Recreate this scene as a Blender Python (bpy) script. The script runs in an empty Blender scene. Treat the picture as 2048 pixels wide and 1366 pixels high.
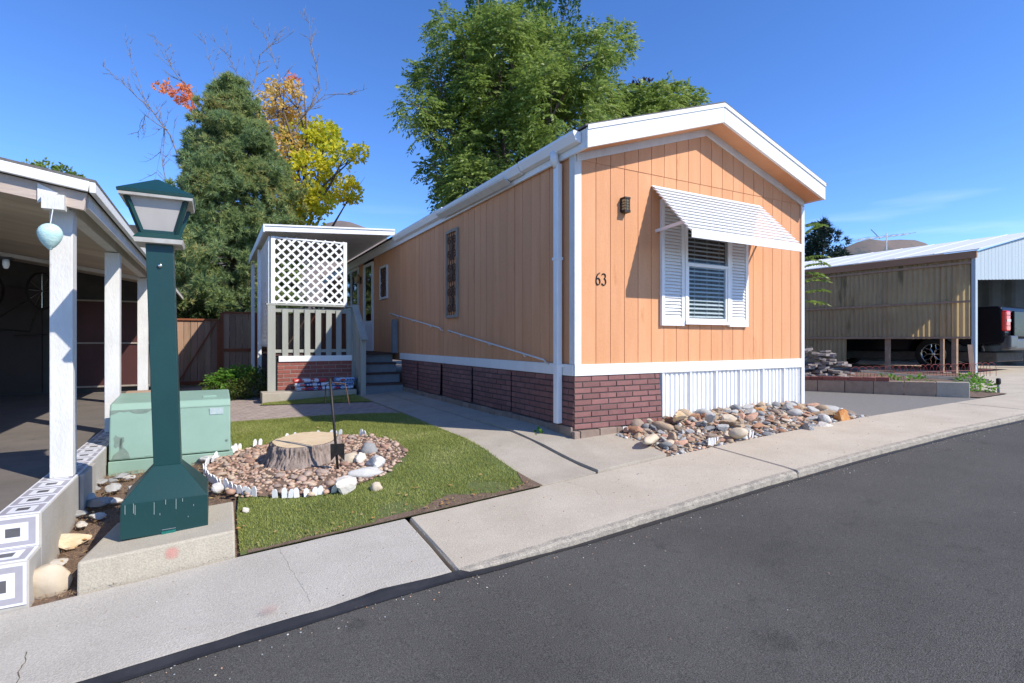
import bpy, bmesh, math, random
import numpy as np
from mathutils import Vector, Matrix, noise
random.seed(7); RNG = np.random.default_rng(7)
SC = bpy.context.scene
COL = SC.collection
R = math.radians
# ---------------------------------------------------------------- camera, sky, sun, exposure
CAM = Vector((-3.385, -4.673, 1.014)); YAW = R(29.19)
cd = bpy.data.cameras.new('camera'); cam = bpy.data.objects.new('camera', cd); COL.objects.link(cam)
cam.location = CAM; cam.rotation_euler = (R(90), 0, -YAW)
cd.sensor_width = 36; cd.lens = 36 * 1068 / 2048; cd.shift_y = -0.001; cd.clip_start = .05; cd.clip_end = 6000
SC.camera = cam
SUN = Vector((.408, -.641, .651)).normalized()
w = bpy.data.worlds.new('World'); SC.world = w; w.use_nodes = True
wn = w.node_tree.nodes; wl = w.node_tree.links
sky = wn.new('ShaderNodeTexSky'); sky.sky_type = 'NISHITA'; sky.sun_disc = False
sky.sun_elevation = math.asin(SUN.z); sky.sun_rotation = math.atan2(SUN.x, SUN.y)
sky.altitude = 1400; sky.air_density = .8; sky.dust_density = .05; sky.ozone_density = 4.0
hsv = wn.new('ShaderNodeHueSaturation'); hsv.inputs['Hue'].default_value = .508; hsv.inputs['Saturation'].default_value = 1.17; hsv.inputs['Value'].default_value = 1.0
wl.new(sky.outputs[0], hsv.inputs['Color']); tcw = wn.new('ShaderNodeTexCoord'); mpw = wn.new('ShaderNodeMapping'); mpw.inputs['Scale'].default_value = (2.2, 2.2, 20); mpw.inputs['Rotation'].default_value = (.06, 0, 0); wl.new(tcw.outputs['Generated'], mpw.inputs[0])
nzw = wn.new('ShaderNodeTexNoise'); nzw.inputs['Scale'].default_value = 1.6; nzw.inputs['Detail'].default_value = 7; wl.new(mpw.outputs[0], nzw.inputs['Vector'])
c1w = wn.new('ShaderNodeMapRange'); c1w.inputs[1].default_value = .56; c1w.inputs[2].default_value = .78; c1w.inputs[4].default_value = .2; wl.new(nzw.outputs[0], c1w.inputs[0])
sxw = wn.new('ShaderNodeSeparateXYZ'); wl.new(tcw.outputs['Generated'], sxw.inputs[0])
c2w = wn.new('ShaderNodeMapRange'); c2w.inputs[1].default_value = .26; c2w.inputs[2].default_value = .16; wl.new(sxw.outputs[2], c2w.inputs[0])
c3w = wn.new('ShaderNodeMath'); c3w.operation = 'MULTIPLY'; wl.new(c1w.outputs[0], c3w.inputs[0]); wl.new(c2w.outputs[0], c3w.inputs[1])
mxw = wn.new('ShaderNodeMix'); mxw.data_type = 'RGBA'; mxw.inputs[7].default_value = (5.2, 5.5, 5.8, 1); wl.new(c3w.outputs[0], mxw.inputs[0]); wl.new(hsv.outputs[0], mxw.inputs[6])
wl.new(mxw.outputs[2], wn['Background'].inputs[0]); wn['Background'].inputs[1].default_value = .15
sd = bpy.data.lights.new('sun', 'SUN'); sd.energy = 3.05; sd.angle = R(.53); sd.color = (1, .935, .83)
so = bpy.data.objects.new('sun', sd); COL.objects.link(so); so.location = (5, -8, 12)
so.rotation_euler = SUN.to_track_quat('Z', 'Y').to_euler()
SC.view_settings.view_transform = 'Standard'; SC.view_settings.look = 'None'
SC.view_settings.exposure = .97; SC.view_settings.gamma = 1
SC.view_settings.use_curve_mapping = False

# ---------------------------------------------------------------- terrain and helpers
def tab(x, T):
    if x <= T[0][0]: (a, b), (c, d) = T[0], T[1]; return b + (d - b) / (c - a) * (x - a)
    for (a, b), (c, d) in zip(T, T[1:]):
        if x <= c: return b + (d - b) * (x - a) / (c - a)
    (a, b), (c, d) = T[-2], T[-1]; return d + (d - b) / (c - a) * (x - c)
ZS = [(-5.5, -.49), (-4.36, -.41), (-3.27, -.33), (-2.15, -.262), (-1.04, -.19), (.43, -.091), (2, -.015), (3.66, .045), (8.8, .14)]
ZF = [(-6, -.30), (0, 0), (3.66, .045), (8.8, .14)]
def gz(x, y):
    x = max(-14, min(22, x)); t = min(1, max(0, (y + .95) / 1.6)); t = t * t * (3 - 2 * t)
    return tab(x, ZS) * (1 - t) + tab(x, ZF) * t
FW = Vector((math.sin(YAW), math.cos(YAW), 0)); RT = Vector((math.cos(YAW), -math.sin(YAW), 0))
def at(px, py, d):            # a point of the place, from where it shows in the photograph and how far off it stands
    return CAM + d * (FW + RT * ((px - 1024) / 1068) + Vector((0, 0, (681 - py) / 1068)))

ORG = {}
def org(o): return ORG.get(o.name, Vector()) if o else Vector()
def setp(o, label=None, cat=None, group=None, kind=None, category=None):
    cat = cat or category
    for k, v in (('label', label), ('category', cat), ('group', group), ('kind', kind)):
        if v: o[k] = v
    return o
def link(o, parent=None):
    COL.objects.link(o)
    if parent: o.parent = parent
    return o
def thing(name, label, cat, loc=(0, 0, 0), group=None, kind=None):
    o = bpy.data.objects.new(name, None); COL.objects.link(o); o.location = loc; o.empty_display_size = .1
    ORG[o.name] = Vector(loc); return setp(o, label, cat, group, kind)
class MB:
    def __init__(s): s.v = []; s.f = []; s.mi = []; s.m = 0
    def _f(s, *fs):
        for f in fs: s.f.append(f); s.mi.append(s.m)
    def hexa(s, p):           # 8 points: bottom ring 0-3, top ring 4-7
        n = len(s.v); s.v += [tuple(q) for q in p]
        s._f(*[tuple(n + i for i in q) for q in ((3, 2, 1, 0), (4, 5, 6, 7), (0, 1, 5, 4), (1, 2, 6, 5), (2, 3, 7, 6), (3, 0, 4, 7))])
        return s
    def box(s, x0, x1, y0, y1, z0, z1):
        return s.hexa([(x0, y0, z0), (x1, y0, z0), (x1, y1, z0), (x0, y1, z0), (x0, y0, z1), (x1, y0, z1), (x1, y1, z1), (x0, y1, z1)])
    def beam(s, a, b, w, h, up=(0, 0, 1)):
        a = Vector(a); b = Vector(b); d = (b - a).normalized(); u = Vector(up)
        sx = d.cross(u)
        if sx.length < 1e-4: sx = d.cross(Vector((1, 0, 0)))
        sx.normalize(); uz = sx.cross(d).normalized(); sx *= w / 2; uz *= h / 2
        return s.hexa([a - sx - uz, a + sx - uz, b + sx - uz, b - sx - uz, a - sx + uz, a + sx + uz, b + sx + uz, b - sx + uz])
    def prism(s, pts, off):
        n = len(s.v); k = len(pts); off = Vector(off)
        s.v += [tuple(p) for p in pts] + [tuple(Vector(p) + off) for p in pts]
        s._f(tuple(range(n, n + k))[::-1], tuple(range(n + k, n + 2 * k)))
        for i in range(k): j = (i + 1) % k; s._f((n + i, n + j, n + k + j, n + k + i))
        return s
    def tube(s, pts, r, n=8):
        pts = [Vector(p) for p in pts]; m0 = len(s.v); K = len(pts)
        t0 = (pts[1] - pts[0]).normalized(); nx = t0.orthogonal().normalized()
        for i, p in enumerate(pts):
            t = (pts[min(i + 1, K - 1)] - pts[max(i - 1, 0)]).normalized()
            nx = (nx - t * nx.dot(t));
            if nx.length < 1e-6: nx = t.orthogonal()
            nx.normalize(); ny = t.cross(nx); ri = r[i] if isinstance(r, (list, tuple)) else r
            for j in range(n):
                a = 2 * math.pi * j / n; s.v.append(tuple(p + nx * (ri * math.cos(a)) + ny * (ri * math.sin(a))))
        for i in range(K - 1):
            for j in range(n):
                k = (j + 1) % n; s._f((m0 + i * n + j, m0 + i * n + k, m0 + (i + 1) * n + k, m0 + (i + 1) * n + j))
        s._f(tuple(range(m0, m0 + n))[::-1], tuple(range(m0 + (K - 1) * n, m0 + K * n)))
        return s
    def lathe(s, prof, c, axis='z', n=24, cap=True):
        m0 = len(s.v); c = Vector(c)
        for (r, h) in prof:
            for j in range(n):
                a = 2 * math.pi * j / n; p = (r * math.cos(a), r * math.sin(a), h)
                if axis == 'x': p = (p[2], p[0], p[1])
                if axis == 'y': p = (p[0], p[2], p[1])
                s.v.append(tuple(c + Vector(p)))
        for i in range(len(prof) - 1):
            for j in range(n):
                k = (j + 1) % n; s._f((m0 + i * n + j, m0 + i * n + k, m0 + (i + 1) * n + k, m0 + (i + 1) * n + j))
        if cap: s._f(tuple(range(m0, m0 + n))[::-1], tuple(range(m0 + (len(prof) - 1) * n, m0 + len(prof) * n)))
        return s
    def rows(s, R_, fn):      # R_: rows of (y, x0, x1); fn(x,y)->z ; a sheet that follows the ground
        nx = 1 + max(2, int(max(b - a for _, a, b in R_) / .15)); m0 = len(s.v)
        for (y, a, b) in R_:
            for i in range(nx):
                x = a + (b - a) * i / (nx - 1); s.v.append((x, y, fn(x, y)))
        for j in range(len(R_) - 1):
            for i in range(nx - 1):
                q = m0 + j * nx + i; s._f((q, q + 1, q + nx + 1, q + nx))
        return s
    def mesh(s, name, o=Vector()):
        me = bpy.data.meshes.new(name); me.from_pydata([(a - o.x, b - o.y, c - o.z) for a, b, c in s.v], [], s.f)
        me.update(); return me
    def build(s, name, mat, parent=None, smooth=False, bevel=0, **kw):
        o0 = org(parent); me = s.mesh(name, o0); o = bpy.data.objects.new(name, me); link(o, parent)
        for m in (mat if isinstance(mat, (list, tuple)) else [mat]): me.materials.append(m)
        if any(s.mi): me.polygons.foreach_set('material_index', s.mi)
        bm = bmesh.new(); bm.from_mesh(me); bmesh.ops.recalc_face_normals(bm, faces=bm.faces); bm.to_mesh(me); bm.free()
        if smooth: me.shade_smooth()
        if bevel:
            b = o.modifiers.new('edge', 'BEVEL'); b.width = bevel; b.segments = 2; b.limit_method = 'ANGLE'
        ORG[o.name] = o0
        return setp(o, **kw)
def piece(name, me, parent, loc, rot=(0, 0, 0), scale=(1, 1, 1), **kw):
    o = bpy.data.objects.new(name, me); link(o, parent); o.location = Vector(loc) - org(parent)
    o.rotation_euler = rot; o.scale = scale; return setp(o, **kw)
def meshmat(me, m): me.materials.append(m); return me
def np_obj(name, V, F, mat, parent=None, smooth=False, **kw):
    V = np.asarray(V, float).reshape(-1, 3) - np.array(org(parent)); F = np.asarray(F, np.int32); k = F.shape[1]
    me = bpy.data.meshes.new(name); me.vertices.add(len(V)); me.vertices.foreach_set('co', V.ravel())
    me.loops.add(F.size); me.loops.foreach_set('vertex_index', F.ravel())
    me.polygons.add(len(F)); me.polygons.foreach_set('loop_start', np.arange(0, F.size, k))
    me.polygons.foreach_set('loop_total', np.full(len(F), k)); me.update(calc_edges=True)
    me.materials.append(mat)
    if smooth: me.shade_smooth()
    o = bpy.data.objects.new(name, me); link(o, parent); ORG[o.name] = org(parent); return setp(o, **kw)

# ---------------------------------------------------------------- materials
def nt(name):
    m = bpy.data.materials.new(name); m.use_nodes = True; t = m.node_tree; return m, t, t.nodes, t.links, t.nodes['Principled BSDF']
def c4(c): return (c[0], c[1], c[2], 1)
def mat(name, c1, c2=None, sc=4, rough=.7, bump=0, bsc=60, st=(1, 1, 1), rnd=0, c3=None, thr=.62, sc3=9, metal=0, spec=.35, det=6, st3=None, vor=0, pal=None, obj=False, fine=0, fsc=140):
    m, t, N, L, P = nt(name)
    g = N.new('ShaderNodeNewGeometry'); mp = N.new('ShaderNodeMapping'); mp.inputs['Scale'].default_value = st
    src = g.outputs['Position']
    if obj: src = N.new('ShaderNodeTexCoord').outputs['Object']
    L.new(src, mp.inputs[0])
    n1 = N.new('ShaderNodeTexNoise'); n1.inputs['Scale'].default_value = sc; n1.inputs['Detail'].default_value = det; n1.inputs['Roughness'].default_value = .65
    L.new(mp.outputs[0], n1.inputs['Vector'])
    if pal:
        oi = N.new('ShaderNodeObjectInfo'); rp = N.new('ShaderNodeValToRGB'); rp.color_ramp.interpolation = 'CONSTANT'
        e = rp.color_ramp.elements; e[0].color = c4(pal[0]); e[1].position = 1 / len(pal); e[1].color = c4(pal[1])
        for i, c in enumerate(pal[2:]): q = e.new((i + 2) / len(pal)); q.color = c4(c)
        L.new(oi.outputs['Random'], rp.inputs[0])
        ms = N.new('ShaderNodeMapRange'); ms.inputs[1].default_value = .3; ms.inputs[2].default_value = .7; ms.inputs[3].default_value = .62; ms.inputs[4].default_value = 1.35
        L.new(n1.outputs[0], ms.inputs[0])
        hs = N.new('ShaderNodeHueSaturation'); L.new(rp.outputs[0], hs.inputs['Color']); L.new(ms.outputs[0], hs.inputs['Value']); out = hs.outputs[0]
    else:
        rp = N.new('ShaderNodeValToRGB'); e = rp.color_ramp.elements
        e[0].position = .33; e[1].position = .68; e[0].color = c4(c1); e[1].color = c4(c2 or [q * .85 for q in c1])
        L.new(n1.outputs[0], rp.inputs[0]); out = rp.outputs[0]
    if c3:
        n3 = N.new('ShaderNodeTexNoise'); n3.inputs['Scale'].default_value = sc3; n3.inputs['Detail'].default_value = 8; n3.inputs['Roughness'].default_value = .7
        m3 = N.new('ShaderNodeMapping'); m3.inputs['Scale'].default_value = st3 or (1, 1, 1); m3.inputs['Location'].default_value = (3.1, 7.7, 1.3)
        L.new(src, m3.inputs[0]); L.new(m3.outputs[0], n3.inputs['Vector'])
        r3 = N.new('ShaderNodeMapRange'); r3.inputs[1].default_value = thr; r3.inputs[2].default_value = thr + .07; L.new(n3.outputs[0], r3.inputs[0])
        mx = N.new('ShaderNodeMix'); mx.data_type = 'RGBA'; L.new(r3.outputs[0], mx.inputs[0]); L.new(out, mx.inputs[6]); mx.inputs[7].default_value = c4(c3); out = mx.outputs[2]
    if rnd:
        oi = N.new('ShaderNodeObjectInfo'); mr = N.new('ShaderNodeMapRange'); mr.inputs[3].default_value = 1 - rnd; mr.inputs[4].default_value = 1 + rnd
        L.new(oi.outputs['Random'], mr.inputs[0]); hs = N.new('ShaderNodeHueSaturation'); L.new(mr.outputs[0], hs.inputs['Value']); L.new(out, hs.inputs['Color']); out = hs.outputs[0]
    if fine:
        nf = N.new('ShaderNodeTexNoise'); nf.inputs['Scale'].default_value = fsc; nf.inputs['Detail'].default_value = 3; L.new(src, nf.inputs['Vector'])
        mf = N.new('ShaderNodeMapRange'); mf.inputs[1].default_value = .3; mf.inputs[2].default_value = .7; mf.inputs[3].default_value = 1 - fine; mf.inputs[4].default_value = 1 + fine; L.new(nf.outputs[0], mf.inputs[0])
        hf = N.new('ShaderNodeHueSaturation'); L.new(mf.outputs[0], hf.inputs['Value']); L.new(out, hf.inputs['Color']); out = hf.outputs[0]
    L.new(out, P.inputs['Base Color']); P.inputs['Metallic'].default_value = metal; P.inputs['Specular IOR Level'].default_value = spec
    rr = N.new('ShaderNodeMapRange'); rr.inputs[3].default_value = max(.02, rough - .1); rr.inputs[4].default_value = min(1, rough + .1)
    L.new(n1.outputs[0], rr.inputs[0]); L.new(rr.outputs[0], P.inputs['Roughness'])
    if bump:
        if vor: nb = N.new('ShaderNodeTexVoronoi'); nb.inputs['Scale'].default_value = bsc; bo = nb.outputs['Distance']
        else: nb = N.new('ShaderNodeTexNoise'); nb.inputs['Scale'].default_value = bsc; nb.inputs['Detail'].default_value = 5; bo = nb.outputs[0]
        L.new(mp.outputs[0], nb.inputs['Vector'])
        b = N.new('ShaderNodeBump'); b.inputs['Strength'].default_value = min(1, bump); b.inputs['Distance'].default_value = .012; L.new(bo, b.inputs['Height']); L.new(b.outputs[0], P.inputs['Normal'])
    return m
def leafmat(name, cols, trans=.35, rough=.55, nsc=.6):
    m, t, N, L, P = nt(name)
    g = N.new('ShaderNodeNewGeometry'); nz = N.new('ShaderNodeTexNoise'); nz.inputs['Scale'].default_value = nsc; L.new(g.outputs['Position'], nz.inputs['Vector'])
    a = N.new('ShaderNodeMath'); a.operation = 'MULTIPLY_ADD'; L.new(g.outputs['Random Per Island'], a.inputs[0]); a.inputs[1].default_value = .5
    b = N.new('ShaderNodeMath'); b.operation = 'MULTIPLY_ADD'; L.new(nz.outputs[0], b.inputs[0]); b.inputs[1].default_value = 1.4; b.inputs[2].default_value = -.45; L.new(b.outputs[0], a.inputs[2])
    rp = N.new('ShaderNodeValToRGB'); e = rp.color_ramp.elements; k = len(cols); e[0].color = c4(cols[0]); e[1].color = c4(cols[-1])
    for i in range(1, k - 1): q = e.new(i / (k - 1)); q.color = c4(cols[i])
    L.new(a.outputs[0], rp.inputs[0]); L.new(rp.outputs[0], P.inputs['Base Color']); P.inputs['Roughness'].default_value = rough; P.inputs['Specular IOR Level'].default_value = .3
    tr = N.new('ShaderNodeBsdfTranslucent'); hs = N.new('ShaderNodeHueSaturation'); hs.inputs['Value'].default_value = 1.5; L.new(rp.outputs[0], hs.inputs['Color']); L.new(hs.outputs[0], tr.inputs[0])
    mx = N.new('ShaderNodeMixShader'); mx.inputs[0].default_value = trans; L.new(P.outputs[0], mx.inputs[1]); L.new(tr.outputs[0], mx.inputs[2]); L.new(mx.outputs[0], N['Material Output'].inputs[0])
    return m
def glassmat(name, tint=(.8, .85, .85), refl=.12, rough=.02):
    m, t, N, L, P = nt(name); tr = N.new('ShaderNodeBsdfTransparent'); tr.inputs[0].default_value = c4(tint); gl = N.new('ShaderNodeBsdfGlossy'); gl.inputs['Roughness'].default_value = rough
    fr = N.new('ShaderNodeFresnel'); fr.inputs[0].default_value = 1.33; ad = N.new('ShaderNodeMath'); ad.inputs[1].default_value = refl; L.new(fr.outputs[0], ad.inputs[0]); gb = N.new('ShaderNodeNewGeometry'); iv = N.new('ShaderNodeMath'); iv.operation = 'SUBTRACT'; iv.inputs[0].default_value = 1; L.new(gb.outputs['Backfacing'], iv.inputs[1]); mu = N.new('ShaderNodeMath'); mu.operation = 'MULTIPLY'; L.new(ad.outputs[0], mu.inputs[0]); L.new(iv.outputs[0], mu.inputs[1]); ad = mu
    mx = N.new('ShaderNodeMixShader'); L.new(ad.outputs[0], mx.inputs[0]); L.new(tr.outputs[0], mx.inputs[1]); L.new(gl.outputs[0], mx.inputs[2]); L.new(mx.outputs[0], N['Material Output'].inputs[0]); return m
def spraymat(name, col, center, rad):
    m, t, N, L, P = nt(name); P.inputs['Base Color'].default_value = c4(col); P.inputs['Roughness'].default_value = .8
    g = N.new('ShaderNodeNewGeometry'); n = N.new('ShaderNodeTexNoise'); n.inputs['Scale'].default_value = 60; L.new(g.outputs['Position'], n.inputs['Vector'])
    d = N.new('ShaderNodeVectorMath'); d.operation = 'DISTANCE'; L.new(g.outputs['Position'], d.inputs[0]); d.inputs[1].default_value = center
    r = N.new('ShaderNodeMapRange'); r.inputs[1].default_value = 0; r.inputs[2].default_value = rad; r.inputs[3].default_value = 1; r.inputs[4].default_value = 0; L.new(d.outputs['Value'], r.inputs[0])
    mu = N.new('ShaderNodeMath'); mu.operation = 'MULTIPLY'; L.new(r.outputs[0], mu.inputs[0]); L.new(n.outputs[0], mu.inputs[1]); L.new(mu.outputs[0], P.inputs['Alpha']); return m
def brickmat(name, c1, c2, mortar, scale, bw=.5, rh=.25, ms=.02, bump=.5, rot=0):
    m, t, N, L, P = nt(name); g = N.new('ShaderNodeNewGeometry'); mp = N.new('ShaderNodeMapping'); mp.inputs['Scale'].default_value = (scale,) * 3; mp.inputs['Rotation'].default_value = (0, 0, rot); L.new(g.outputs['Position'], mp.inputs[0])
    b = N.new('ShaderNodeTexBrick'); b.inputs['Color1'].default_value = c4(c1); b.inputs['Color2'].default_value = c4(c2); b.inputs['Mortar'].default_value = c4(mortar); b.inputs['Scale'].default_value = 1
    b.inputs['Brick Width'].default_value = bw; b.inputs['Row Height'].default_value = rh; b.inputs['Mortar Size'].default_value = ms; L.new(mp.outputs[0], b.inputs['Vector'])
    n = N.new('ShaderNodeTexNoise'); n.inputs['Scale'].default_value = 9; L.new(g.outputs['Position'], n.inputs['Vector']); hs = N.new('ShaderNodeHueSaturation'); mr = N.new('ShaderNodeMapRange'); mr.inputs[3].default_value = .7; mr.inputs[4].default_value = 1.3
    L.new(n.outputs[0], mr.inputs[0]); L.new(mr.outputs[0], hs.inputs['Value']); L.new(b.outputs[0], hs.inputs['Color']); L.new(hs.outputs[0], P.inputs['Base Color']); P.inputs['Roughness'].default_value = .85
    bp = N.new('ShaderNodeBump'); bp.inputs['Strength'].default_value = bump; bp.inputs['Distance'].default_value = -.01; L.new(b.outputs['Fac'], bp.inputs['Height']); L.new(bp.outputs[0], P.inputs['Normal']); return m

M = {}
M['siding'] = mat('siding', (.66, .325, .162), (.60, .28, .13), 6, .75, .16, 90, (1, 1, .12), .045, c3=(.55, .24, .105), thr=.62, sc3=3.5, st3=(1.4, 1.4, .28), fine=.04, fsc=60)
M['siding_back'] = mat('siding_back', (.36, .17, .09), None, 5, .8)
M['white'] = mat('white_paint', (.79, .79, .77), (.72, .72, .70), 5, .5, .06, 60, c3=(.55, .53, .48), thr=.74, sc3=14)
M['white_old'] = mat('old_white_paint', (.68, .67, .64), (.58, .57, .54), 7, .65, .3, 70, (1, 1, .4), c3=(.34, .29, .23), thr=.655, sc3=16, st3=(1, 1, .35))
M['white_metal'] = mat('white_enamel', (.80, .80, .79), (.75, .75, .74), 4, .35, .03, 40, c3=(.5, .46, .38), thr=.76, sc3=8)
M['soffit'] = mat('soffit_paint', (.66, .33, .17), (.60, .29, .145), 6, .75, .08, 60)
M['shingle'] = mat('shingle', (.10, .095, .09), (.16, .15, .14), 30, .9, .4, 120)
M['brick_skirt'] = mat('moulded_brick', (.235, .105, .092), (.19, .085, .078), 14, .6, .25, 120, rnd=.16, c3=(.31, .21, .20), thr=.68, sc3=4)
M['brick_joint'] = mat('moulded_joint', (.055, .045, .045), (.09, .07, .065), 12, .8, .2)
M['brick_red'] = mat('red_brick', (.27, .085, .06), (.22, .07, .055), 14, .75, .3, 120, rnd=.18, c3=(.38, .26, .22), thr=.66, sc3=6)
M['joint_pale'] = mat('pale_mortar', (.36, .31, .27), (.26, .22, .19), 12, .9, .3)
M['block'] = mat('footing_block', (.30, .225, .175), (.23, .17, .13), 12, .9, .4, 110, rnd=.14)
M['planter'] = mat('planter_block', (.36, .26, .19), (.28, .195, .14), 10, .9, .4, 90, rnd=.1)
M['concrete_grey'] = mat('concrete_grey', (.50, .465, .40), (.43, .395, .335), 2.2, .93, .5, 130, c3=(.34, .305, .25), thr=.66, sc3=5, det=14, spec=.15, fine=.13, fsc=95)
M['concrete_tan'] = mat('concrete_tan', (.52, .46, .365), (.445, .385, .30), 1.8, .93, .35, 130, c3=(.36, .285, .20), thr=.67, sc3=4.5, det=14, spec=.15, fine=.13, fsc=95)
M['concrete_walk'] = mat('concrete_walk', (.44, .39, .315), (.36, .315, .25), 2.2, .93, .4, 120, c3=(.27, .22, .16), thr=.65, sc3=5, det=14, spec=.15, fine=.13, fsc=95)
M['concrete_pad'] = mat('concrete_pad', (.47, .42, .33), (.40, .355, .275), 3, .93, .25, 90, c3=(.24, .20, .15), thr=.71, sc3=24, spec=.15, fine=.15)
M['kerb_dirt'] = mat('kerb_dirt', (.40, .355, .285), (.25, .225, .19), 14, .95, .5, 60, c3=(.15, .135, .12), thr=.60, sc3=20, spec=.1, fine=.3)
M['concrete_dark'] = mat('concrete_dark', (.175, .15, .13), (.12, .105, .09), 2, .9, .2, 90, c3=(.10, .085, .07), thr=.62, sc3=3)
M['asphalt'] = mat('asphalt', (.080, .076, .069), (.106, .101, .092), .9, .9, .55, 190, det=8, c3=(.073, .070, .064), thr=.60, sc3=2.5, spec=.12, fine=.5, fsc=170)
M['asphalt_old'] = mat('asphalt_old', (.24, .225, .20), (.17, .16, .145), 60, .9, .5, 160, det=4)
M['tar'] = mat('tar', (.022, .022, .024), (.034, .034, .036), 6, .5, .2, 30, c3=(.09, .09, .09), thr=.72, sc3=12, st3=(1, 3, 1))
M['soil'] = mat('soil', (.20, .135, .095), (.12, .08, .055), 14, .95, .8, 60, c3=(.28, .20, .14), thr=.6, sc3=22)
M['earth'] = mat('earth', (.16, .12, .09), (.22, .17, .13), 2, .95, .4, 30)
M['turf_base'] = mat('turf_base', (.12, .15, .045), (.085, .11, .03), 5, .95, .4, 90, c3=(.20, .14, .08), thr=.70, sc3=2.2)
M['turf'] = leafmat('turf', [(.18, .20, .05), (.26, .285, .07), (.33, .36, .10), (.47, .43, .20)], .3, .6, 1.6)
M['straw'] = leafmat('straw', [(.16, .09, .05), (.30, .19, .10), (.42, .31, .18)], .1, .8, 5)
M['litter'] = leafmat('litter', [(.30, .12, .04), (.45, .24, .08), (.48, .36, .16), (.55, .45, .30)], .15, .8, 5)
M['green_paint'] = mat('dark_green_paint', (.008, .046, .045), (.0065, .038, .037), 4, .38, .05, 50, c3=(.07, .12, .12), thr=.755, sc3=26, st3=(1, 1, .35), spec=.4)
M['lens'] = mat('frosted_lens', (.50, .47, .44), (.42, .39, .36), 3, .35, .05, 30, (1, 1, .2), c3=(.30, .27, .24), thr=.64, sc3=4)
M['lamp_under'] = mat('lamp_underside', (.55, .54, .50), (.40, .37, .32), 8, .7)
M['trafo'] = mat('transformer_green', (.26, .385, .30), (.225, .34, .265), 2.5, .45, .05, 40, c3=(.14, .21, .165), thr=.70, sc3=5, st3=(1, 1, .5))
M['trafo_wear'] = mat('worn_primer', (.13, .19, .15), (.20, .25, .21), 20, .7, .2)
M['paper'] = mat('faded_label', (.45, .52, .50), (.33, .42, .42), 30, .6)
M['bark'] = mat('stump_bark', (.32, .255, .215), (.19, .148, .122), 14, .95, 1, 40, (1, 1, .35), c3=(.42, .33, .28), thr=.63, sc3=26, st3=(1, 1, .3), fine=.25)
M['bark_dark'] = mat('tree_bark', (.09, .07, .055), (.14, .11, .09), 12, .95, .6, 30)
M['twig'] = mat('bare_twig', (.24, .20, .17), (.15, .12, .10), 12, .9)
M['cut'] = mat('cut_wood', (.64, .50, .32), (.54, .40, .24), 9, .8, .2, 60, (1, 3, 1), c3=(.33, .17, .09), thr=.66, sc3=7)
M['iron'] = mat('black_iron', (.018, .017, .016), (.04, .035, .03), 20, .5, .1, 60, metal=.3)
M['rust'] = mat('rusty_iron', (.075, .04, .025), (.14, .075, .045), 22, .8, .2)
M['frame_wood'] = mat('weathered_frame', (.34, .30, .25), (.24, .20, .16), 10, .9, .3, 60, (1, 1, .2))
M['rail_grey'] = mat('grey_green_stain', (.35, .355, .31), (.30, .305, .265), 7, .8, .15, 60, (1, 1, .2), rnd=.06)
M['blue_grey'] = mat('blue_grey_paint', (.20, .215, .23), (.165, .18, .195), 6, .7, .1, 60, rnd=.05)
M['tread'] = mat('brown_tread', (.085, .045, .038), (.06, .033, .028), 8, .7, .1, 60, (.2, 1, 1))
M['fence'] = mat('fence_board', (.36, .23, .155), (.26, .16, .105), 6, .85, .25, 60, (1, 1, .12), rnd=.2)
M['fence_red'] = mat('fence_rail', (.26, .085, .035), (.20, .065, .03), 6, .8, .2, 60)
M['lumber'] = mat('bare_lumber', (.40, .27, .185), (.30, .20, .14), 7, .85, .3, 60, (.15, 1, 1), rnd=.12, c3=(.52, .47, .43), thr=.63, sc3=5)
M['board_ceiling'] = mat('ceiling_board', (.60, .54, .44), (.50, .44, .35), 5, .8, .15, 40, (.2, 1, 1), rnd=.1)
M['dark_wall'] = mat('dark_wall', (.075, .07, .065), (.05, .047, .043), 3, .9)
M['maroon'] = mat('maroon_panel', (.07, .02, .018), (.05, .016, .014), 3, .6)
M['tile_white'] = mat('tile_white', (.74, .74, .75), (.68, .68, .69), 6, .4, 0)
M['tile_lilac'] = mat('tile_grey', (.37, .35, .375), (.33, .31, .335), 9, .45, 0)
M['tile_dark'] = mat('tile_dark', (.115, .11, .115), (.09, .087, .09), 9, .5, 0)
M['curb_render'] = mat('curb_render', (.46, .43, .38), (.38, .35, .30), 3, .9, .2, 60, c3=(.30, .27, .22), thr=.63, sc3=5, st3=(1, 1, .3))
M['mint'] = mat('mint_paper', (.42, .66, .64), (.56, .76, .72), 26, .8, .4, 70, (1, 1, 2.5))
M['fibre'] = mat('fibreglass', (.62, .47, .28), (.52, .39, .22), 2.5, .5, .05, 30, c3=(.19, .155, .085), thr=.6, sc3=2, st3=(1, 1, .15))
m_ = M['fibre']; N_ = m_.node_tree.nodes; L_ = m_.node_tree.links; tr_ = N_.new('ShaderNodeBsdfTranslucent'); tr_.inputs[0].default_value = (.60, .46, .22, 1); mx_ = N_.new('ShaderNodeMixShader'); mx_.inputs[0].default_value = .45; L_.new(N_['Principled BSDF'].outputs[0], mx_.inputs[1]); L_.new(tr_.outputs[0], mx_.inputs[2]); L_.new(mx_.outputs[0], N_['Material Output'].inputs[0])
M['fascia_wood'] = mat('fascia_wood', (.35, .205, .125), (.28, .16, .10), 5, .85, .2, 50, (1, .15, 1))
M['metal_roof'] = mat('metal_roof', (.78, .78, .76), (.72, .72, .70), 2, .5, 0)
M['barn_siding'] = mat('pale_siding', (.40, .47, .51), (.35, .42, .46), 4, .7, .1, 40, (1, 1, .1))
M['truck_black'] = mat('truck_black', (.006, .007, .010), (.008, .009, .012), 2, .2, 0, spec=.07)
M['rubber'] = mat('rubber', (.014, .014, .014), (.022, .021, .02), 12, .85, .3, 50)
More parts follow.
